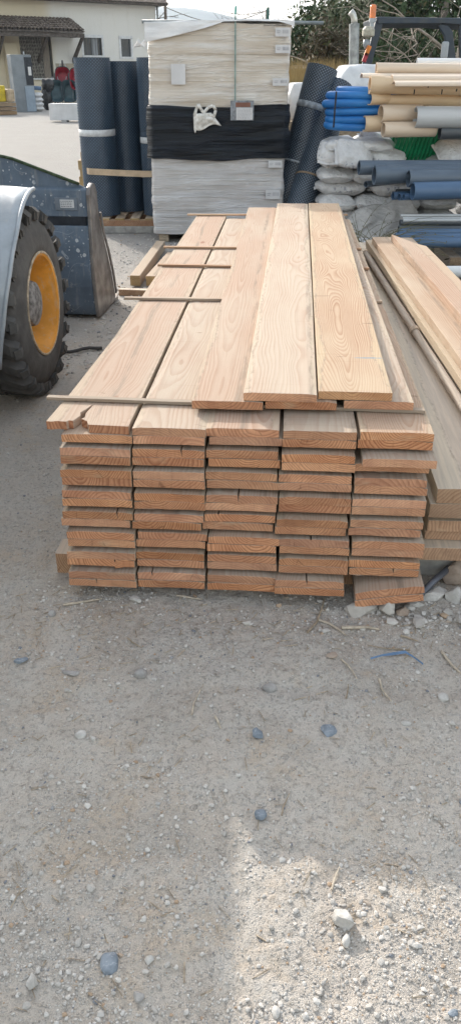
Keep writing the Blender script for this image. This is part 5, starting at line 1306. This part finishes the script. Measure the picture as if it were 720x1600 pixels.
# wheelbarrows
tyre_m=M['rubber2']
def barrow(loc,rz,tray,lab,up=True):
    b=thing('wheelbarrow',lab,'wheelbarrow',loc,rz,'wheelbarrows parked by the wall')
    def tr(a,bb):
        # open tapered tray as a shell: a round, bb from rim to floor
        th=2*PI*a; se=lambda v:(abs(v)**.6)*(1 if v>=0 else -1)
        r0=1-.0*bb; hx=.36; hy=.48
        if bb<.6: q=bb/.6; f=1-.32*q; z=.32*(1-q)
        else: q=(bb-.6)/.4; f=.68*(1-q); z=0
        return Vector((hx*f*se(math.cos(th)),hy*f*se(math.sin(th)),z))
    MT=Matrix.Translation((0,0,.48)) if up is False else (Matrix.Translation((0,0,.75))@Matrix.Rotation(R(78),4,'X'))
    mb=MB().grid(tr,28,10,cu=True); mb.v=[MT@v for v in mb.v]; mb.build('tray',tray,b,smooth=True,solid=.02)
    pts=[MT@Vector((.37*(abs(math.cos(t_))**.6)*(1 if math.cos(t_)>=0 else -1),.49*(abs(math.sin(t_))**.6)*(1 if math.sin(t_)>=0 else -1),.33)) for t_ in [2*PI*i/28 for i in range(28)]]
    MB().tube(pts,.02,6,close=True).build('rim',M['dark'],b,smooth=True)
    for s_ in(-1,1):
        hp=[Vector((s_*.12,.75,-.20)),Vector((s_*.25,.2,-.03)),Vector((s_*.28,-.9,.12))]; hp=[MT@v for v in hp]
        MB().tube(hp,.018,6).build('handle',M['silver'],b,smooth=True)
        MB().tube([MT@Vector((s_*.26,-.35,.0)),MT@Vector((s_*.26,-.45,-.40))],.016,6).build('leg',M['dark'],b)
    mb=MB().rev([(.17,-.04),(.19,0),(.17,.04),(.10,.03),(.10,-.03),(.17,-.04)],MT@Matrix.Translation((0,.72,-.22))@Matrix.Rotation(PI/2,4,'Y'),20); mb.build('wheel',tyre_m,b,smooth=True)
    return b
red=simple('red_tray',(0.30,0.012,0.025),.45,var=.3,scale=4); teal=simple('teal_tray',(0.05,0.10,0.12),.45,var=.3,scale=4)
yb=gnd(100,170).y
x0=at(100,160,yb).x
barrow((x0,yb+.5,0.55),.12,red,'wheelbarrow with a bright red tray stood on its nose above the others')
for i,(px,mt,lab) in enumerate(((92,teal,'wheelbarrow with a teal tray tipped up at the left of the row'),(112,teal,'wheelbarrow with a teal tray in the middle of the row'),(126,red,'wheelbarrow with a red tray at the right of the row beside the roll'))):
    barrow((at(px,160,yb).x,yb-.3+(.1*i),-.02 if i<2 else 0.5),.2-.1*i,mt,lab)
tb_=thing('work_table','low dark stand behind the teal wheelbarrows carrying the red ones','stand',(x0+.6,yb+.45,0))
MB().bb((-1.2,-.3,.42),(1.2,.45,.5)).build('top',M['dark'],tb_)
for x in(-1.1,1.02):
    for y in(-.28,.35): MB().bb((x,y,0),(x+.08,y+.08,.42)).build('leg',M['dark'],tb_)
# white block
p=gnd(79,191); q_=at(79,162,p.y); tag(MB().bb((0,0,0.06),(3.2,.6,q_.z)).bb((.4,.05,0),(.6,.55,.06)).bb((1.6,.05,0),(1.8,.55,.06)).bb((2.7,.05,0),(2.9,.55,.06)).build('concrete_block',simple('white_block',(0.60,0.60,0.61),.8,var=.08,scale=3),loc=(p.x,p.y,0),bevel=.01,fixn=False),'long pale block on small bearers in front of the wheelbarrows','block')

# ------------------------------------------------------------------ tractor behind the pipes
TD=13.6
tp_=at(640,120,TD); tr=thing('tractor','dark blue open-framed tractor cab with exhaust stack and orange beacon','tractor',(tp_.x,TD,0))
og=Vector((tp_.x,TD,0)); navy=simple('navy_paint',(0.022,0.035,0.055),.5,var=.35,scale=6,c2=(0.06,0.07,0.08)); 
def tb2(pts,w_,name,mat=navy,D=TD,parent=tr):
    mb=MB()
    P3=[at(x,y,D)-og for x,y in pts]; mb.tube(P3,w_,4 if False else 8); return mb.build(name,mat,parent,smooth=False,autosm=50)
def beam(poly,D,dep,name,mat=navy):
    P3=[at(x,y,D)-og for x,y in poly]; n=len(P3)
    mb=MB(); mb.v=P3+[p+Vector((0,dep,0)) for p in P3]; mb.f=[tuple(range(n)),tuple(range(2*n-1,n-1,-1))]+[(i,(i+1)%n,(i+1)%n+n,i+n) for i in range(n)]
    return mb.build(name,mat,tr,bevel=.012)
beam([(587,30),(599,33),(577,112),(575,185),(560,185),(566,118)],TD,.10,'front_pillar')
beam([(588,26),(724,28),(760,30),(760,40),(712,38),(692,36.5),(600,37),(590,38)],TD-.02,1.4,'roof_frame')
beam([(690,37),(700,40),(707,50),(712,95),(716,185),(704,185),(698,95),(694,56),(684,40)],TD+.02,.10,'rear_pillar')
beam([(716,30),(726,30),(735,185),(722,185)],TD+.03,.10,'outer_pillar')
mrr=MB().box(at(694,78,TD-.1)-og,(.11,.05,.22)); mrr.build('mirror',M['silver'],tr,bevel=.03)
gs=simple('galvanised_stack',(0.30,0.32,0.33),.45,.5,var=.2,scale=12)
a_=at(553,37,TD-.6)-og; b2=at(551,190,TD-.6)-og; rr_=8*TD*.86/1200*.93
MB().rev([(0.04,(a_-b2).length+.0),(rr_,(a_-b2).length),(rr_,0)],Matrix.Translation(b2)@(a_-b2).to_track_quat('Z','Y').to_matrix().to_4x4(),20).build('exhaust_stack',gs,tr,autosm=40)
pts=[at(x,y,TD-.6)-og for x,y in ((553,40),(553,30),(551,23),(547,18))]; MB().tube(pts,.045,12).build('exhaust_tip',simple('pale_chrome',(0.55,0.55,0.52),.3,.6),tr,smooth=True)
bcn=at(582,20,TD-.1)-og; k=TD*.86/1200
MB().rev([(0.0001,9*k),(4*k,8*k),(4.6*k,5*k),(4.6*k,-9*k)],Matrix.Translation(bcn+Vector((0,0,.02))),16).build('beacon',simple('orange_lens',(0.70,0.20,0.06),.25,spec=.6),tr,smooth=True)
MB().rev([(5*k,-9*k),(5*k,-14*k),(3.2*k,-14*k),(3.2*k,-24*k)],Matrix.Translation(bcn+Vector((0,0,.02))),16).build('beacon_mount',M['silver'],tr,autosm=40)
wl=at(575,51,TD-.15)-og
MB().rev([(0.0001,8*k),(6*k,8*k),(9.5*k,4*k),(9.5*k,-4*k),(6.5*k,-6*k),(0.0001,-6*k)],Matrix.Translation(wl),20).build('air_filter',simple('cream_plastic',(0.42,0.40,0.33),.5,var=.2,scale=20),tr,autosm=40)
wl2=at(572,68,TD-.15)-og; MB().rev([(0.0001,6*k),(5*k,5*k),(5.5*k,-2*k),(3*k,-7*k),(0.0001,-8*k)],Matrix.Translation(wl2),16).build('glass_bowl',simple('bowl_grey',(0.25,0.28,0.31),.15,spec=.7),tr,smooth=True)
lm=MB().box(at(574,79,TD-.2)-og,(.06,.05,.13),Matrix.Rotation(R(20),3,'Y')).build('indicator',simple('amber',(0.7,0.22,0.04),.3),tr)
MB().box(at(570,90,TD-.2)-og,(.06,.05,.12),Matrix.Rotation(R(20),3,'Y')).build('tail_lamp',simple('red_lens',(0.35,0.03,0.05),.3),tr)
MB().box(at(567,105,TD-.2)-og,(.07,.05,.16),Matrix.Rotation(R(20),3,'Y')).build('lamp_housing',navy,tr)
MB().bb((-1.1,-.6,.45),(1.3,.7,.98)).build('body',navy,tr,bevel=.05)
for x in(-.95,1.2):
    for y in(-.75,.85): MB().rev([(.2,-.14),(.42,-.14),(.45,-.08),(.45,.08),(.42,.14),(.2,.14)],Matrix.Translation((x,y,.45))@Matrix.Rotation(PI/2,4,'X'),28).build('tyre',tyre_m,tr,smooth=True)

# ------------------------------------------------------------------ fence far behind the pallet
fp=thing('fence','green-posted wire fence with a grey top rail behind the wrapped pallet','fence',(0,19,0))
fo=Vector((0,19,0)); zr_=at(360,33.5,19).z
MB().tube([at(222,33.5,19)-fo,at(505,36,19)-fo],.035,8).build('top_rail',simple('rail_grey',(0.22,0.25,0.27),.5),fp,smooth=True)
for px in(418,): 
    b=at(px,40,19); MB().tube([(b.x,0.05,0),(b.x,0.05,zr_+(.25 if px==418 else .02))],.03,8).build('post',simple('fence_green',(0.03,0.12,0.10),.5),fp)
MB().tube([at(455,106,18.9)-fo,at(505,106,18.9)-fo,at(520,106,18.9)-fo],.02,6).build('mid_rail',simple('rail_white',(0.6,0.6,0.58),.5),fp)
# ------------------------------------------------------------------ vegetation
def leafmat(name,a,b,c_=None):
    t=NT(name); r_=t.n('ShaderNodeNewGeometry').outputs['Random Per Island']; oc=t.coord(); n=t.noise(oc,.9,3,.6)
    c=t.mix(r_,a,b); c=t.mix(t.ramp(n,.4,.65,0,.55),c,tuple(q*.55 for q in a))
    if c_: c=t.mix(t.ramp(t.math('FRACT',t.math('MULTIPLY',r_,13.7)),.84,.9,0,.8),c,c_)
    b_=t.bsdf(c,.7,0,spec=.2); return t.m
M['ever']=leafmat('evergreen_leaf',(0.034,0.060,0.028),(0.080,0.120,0.055),(0.13,0.11,0.06))
M['dryleaf']=leafmat('dry_bramble_leaf',(0.075,0.062,0.040),(0.14,0.115,0.075),(0.06,0.075,0.03))
M['olive']=leafmat('olive_leaf',(0.085,0.105,0.06),(0.15,0.17,0.10))
bark=simple('bark',(0.17,0.145,0.12),.9,var=.35,scale=12,bump=.6); palebark=simple('pale_bark',(0.34,0.29,0.24),.9,var=.3,scale=12)
def tree(px,D,h,w_,lab,mat,seed,nleaf,ls,trunk=True,zb=0.0,bottom=0.1,name='tree',cat='tree'):
    r=random.Random(seed); p=at(px,100,D); root=thing(name,lab,cat,(p.x,D,zb))
    tm_=MB(); tm_.tube([(0,0,0),(.06*w_,0,h*.35),(-.03*w_,.05,h*.7),(0,0,h*.93)],[.055*w_+.05,.04*w_+.04,.025*w_+.02,.01],8)
    cl=[]
    for i in range(26):
        z=h*(bottom+(1-bottom)*r.random()**.9); q=(z/h-bottom)/(1-bottom); rad=w_*.5*(math.sin(PI*min(1,q*.85+.13))**.7)
        a=r.uniform(0,2*PI); rr=rad*r.uniform(.25,.95); c=Vector((rr*math.cos(a),rr*math.sin(a),z)); cl.append((c,w_*r.uniform(.10,.24)))
        if i%2==0: tm_.tube([(0,0,max(.1,z-h*.15)),c*.5+Vector((0,0,(z-h*.1)*.5)),c],[.035,.022,.01],5)
    tm_.build('trunk',bark,root,smooth=True)
    mb=MB()
    for i in range(nleaf):
        c,s=cl[i%len(cl)]; v=Vector((r.gauss(0,1),r.gauss(0,1),r.gauss(0,.85))); v=v.normalized()*(s*r.random()**.45)*(1+.3*r.random()); q=c+v
        n=(v.normalized()+Vector((r.gauss(0,.6),r.gauss(0,.6),r.gauss(0,.6)))).normalized(); t_=n.cross(Vector((r.gauss(0,1),r.gauss(0,1),r.gauss(0,1)))).normalized(); b=n.cross(t_)
        l=ls*r.uniform(.6,1.4); mb.add([q-t_*l,q-b*l*.35,q+t_*l,q+b*l*.35+n*l*.2],[(0,1,2,3)])
    mb.build('crown',mat,root,fixn=False)
    return root
def bare(px,D,h,lab,seed,spread=.5,mat=None,r0=.10,z0=0.0,dep=5,name='bare_tree',py=100,down=0.0):
    r=random.Random(seed); p=at(px,py,D); root=thing(name,lab,'tree',(p.x,D,z0)); tk=MB(); br_=MB()
    def grow(q,d,l,rad,k):
        pts=[q]
        for s in range(4):
            d=(d+Vector((r.gauss(0,.16),r.gauss(0,.16),r.gauss(0,.10)-down*.12))).normalized(); q=q+d*l/4; pts.append(q)
        (tk if k==0 else br_).tube(pts,[rad*(1-.13*i) for i in range(5)],6 if k<2 else 4)
        if k<dep:
            for i in range(3 if k<3 else 2):
                nd=(d+Vector((r.gauss(0,spread),r.gauss(0,spread),r.gauss(.08,spread*.7)))).normalized(); grow(pts[r.randint(2,4)],nd,l*r.uniform(.55,.8),rad*.55,k+1)
    grow(Vector((0,0,0)),Vector((r.gauss(0,.08),0,1)).normalized(),h*.38,r0,0)
    tk.build('trunk',mat or bark,root,smooth=True); br_.build('branches',mat or bark,root,smooth=True)
    return root
def htop(py,D): return at(360,py,D).z
T_=[(474,27,htop(42,27),3.0,'dark evergreen tree just right of the wrapped pallet, lowest of the row','ever',1),
(500,24,htop(30,24),3.2,'brownish green tree behind the leaning rolls','ever',2),
(528,26,htop(34,26),3.4,'dark tree left of the exhaust stack with thin bare tips above','ever',3),
(552,23,htop(14,23),3.0,'evergreen directly behind the exhaust stack','olive',4),
(590,24,htop(-25,24),4.0,'tall dark evergreen behind the orange beacon','ever',5),
(640,25,htop(-50,25),4.6,'tall dark evergreen behind the middle of the tractor frame','ever',6),
(690,23,htop(-50,23),4.4,'tall dark evergreen behind the right side of the tractor frame','ever',7),
(735,24,htop(-50,24),4.2,'tall dark evergreen at the right edge of the view','ever',8)]
for (px,D,h,w_,lab,mt,sd_) in T_: tree(px,D,h,w_,lab,M[mt],sd_,6500,.085,bottom=.03)
tree(470,33,htop(58,33),3.2,'pale olive tree in the background gap beside the pallet',M['olive'],21,3500,.09,bottom=.03)
tree(540,33,htop(22,33),5,'olive green tree filling the gap behind the exhaust stack',M['olive'],22,6000,.10,bottom=.03)
for i,(px,D,h,w_,lab) in enumerate(((505,19.5,htop(62,19.5),2.6,'brown bramble thicket behind the leaning rolls'),(548,20,htop(66,20),2.6,'brown bramble thicket behind the exhaust stack'),(610,19,htop(70,19),2.8,'dark bramble thicket inside the left half of the tractor frame'),(672,19,htop(60,19),2.8,'dark bramble thicket inside the right half of the tractor frame'),(725,19,htop(60,19),2.4,'dark bramble thicket at the right edge of the view'))):
    tree(px,D,h,w_,lab,M['dryleaf'] if i<2 else M['ever'],40+i,5000,.06,bottom=.0,name='bush',cat='bush')
bare(505,30,6.2,'thin bare tree rising above the brownish green tree',31,.35,r0=.05)
bare(525,31,6.8,'thin bare tree with upright twigs left of the exhaust stack',32,.35,r0=.06)
bare(548,30,7.2,'bare slender tree right above the exhaust tip',33,.32,r0=.06)
bare(488,34,6.0,'small bare tree over the evergreen beside the pallet',34,.35,r0=.05)
bare(620,18.0,5.2,'pale bare branching tree over the tractor frame, left one',35,.65,palebark,.06,dep=6,down=.3)
bare(672,17.6,5.6,'pale bare branching tree over the tractor frame, middle one',36,.7,palebark,.06,dep=6,down=.3)
bare(712,18.2,5.4,'pale bare branching tree at the right edge above the tractor frame',37,.7,palebark,.06,dep=6,down=.3)
bare(266,60,8.0,'dark bare tree at the gable end of the building',38,.45,bark,.16)
for i,(px,h) in enumerate(((372,6.0),(400,5.6),(428,5.9))): bare(px,75,h*1.30,'faint bare tree far off in the haze, %s of three'%['left','middle','right'][i],50+i,.4,bark,.09)
# utility pole and lines
for i,px in enumerate((260,416)):
    p=at(px,60,60 if i else 57); q_=at(px,8 if i==0 else 15,p.y)
    tag(MB().tube([(0,0,0),(0,0,q_.z+(1.5 if i==0 else 0))],.09,8).build('utility_pole',bark,loc=(p.x,p.y,0)),['dark utility pole beside the gable of the building','short distant utility pole above the right half of the wrapped pallet'][i],'utility pole')
a_=at(300,-6,55); b_=at(416,17,60); pts=[a_.lerp(b_,t_/10)-Vector((0,0,.5*math.sin(PI*t_/10))) for t_ in range(11)]
tag(MB().tube(pts,.02,5).build('power_line',bark,org=a_),'thin overhead cable sloping down to the distant utility pole','cable')
a_=at(260,12,57); pts=[a_.lerp(b_,t_/10)-Vector((0,0,.7*math.sin(PI*t_/10))) for t_ in range(11)]
tag(MB().tube(pts,.02,5).build('power_line',bark,org=a_),'thin overhead cable from the dark pole by the building','cable')
# reeds / dry grass
rd=leafmat('dry_reed',(0.34,0.25,0.12),(0.46,0.35,0.17)); rd2=leafmat('green_grass_blades',(0.12,0.14,0.05),(0.24,0.22,0.10))
for (nm,mat,y0,y1,py,n_,lab) in (('reeds',rd,17,19,92,2600,'dry golden reeds in the gap right of the wrapped pallet'),('grass',rd2,14.5,16.5,128,2600,'rough green and straw grass in front of the reeds')):
    mb=MB(); rg=random.Random(6)
    for k in range(n_):
        y=rg.uniform(y0,y1); x=at(rg.uniform(446,540),100,y).x; h=at(460,py,y).z*rg.uniform(.75,1.04); w2=rg.uniform(.006,.014); l=rg.gauss(0,.12)*h
        mb.add([(x-w2,y,0),(x+w2,y,0),(x+w2+l*.4,y,h*.6),(x+l,y,h),(x-w2+l*.4,y,h*.6)],[(0,1,2,4),(4,2,3)])
    tag(mb.build(nm,mat,fixn=False),label=lab,kind='stuff')
# ------------------------------------------------------------------ hills and haze
hm=simple('hill_woods',(0.060,0.078,0.048),.95,var=.3,scale=.01,bump=0)
mb=MB()
def hf(a,b):
    x=-2200+4200*a; y=1900+900*b
    e=180*math.exp(-((x+200)/520)**2)+120*math.exp(-((x+1500)/600)**2)+70*math.exp(-((x-1300)/700)**2)
    z=e*math.sin(PI*b/2)**.9+ (14*fbm(x*.004,y*.004,1,4)+22*fbm(x*.0015,y*.0015,3,2))*math.sin(PI*b/2)-6
    return Vector((x,y,z))
mb.grid(hf,180,30); tag(mb.build('hills',hm,smooth=True),kind='structure')
fw=MB(); rg=random.Random(3)
for k in range(5200):
    x=rg.uniform(-420,420); y=rg.uniform(300,520); h=rg.uniform(2,7.5); s=rg.uniform(1,2.4)
    c=Vector((x,y,h*rg.random())); n=Vector((rg.gauss(0,1),rg.gauss(0,1)-1,rg.gauss(0,1)+.4)).normalized(); t_=n.cross(Vector((rg.gauss(0,1),.3,1))).normalized(); b=n.cross(t_)
    fw.add([c-t_*s,c-b*s*.7,c+t_*s,c+b*s*.7],[(0,1,2,3)])
tag(fw.build('distant_wood',M['ever'],fixn=False),label='low distant wood fading in the haze behind the yard',kind='stuff')
if HAZE>0:
    hz=bpy.data.materials.new('haze_air'); hz.use_nodes=True; nt=hz.node_tree; nt.nodes.clear()
    o_=nt.nodes.new('ShaderNodeOutputMaterial'); v_=nt.nodes.new('ShaderNodeVolumePrincipled'); v_.inputs['Color'].default_value=(0.70,0.82,1.0,1); v_.inputs['Density'].default_value=HAZE; v_.inputs['Anisotropy'].default_value=0.3
    nt.links.new(v_.outputs[0],o_.inputs['Volume'])
    tag(MB().bb((-3050,-100,-9),(3050,6100,330)).build('haze',hz),label='pale haze filling the air of the whole place',kind='stuff')
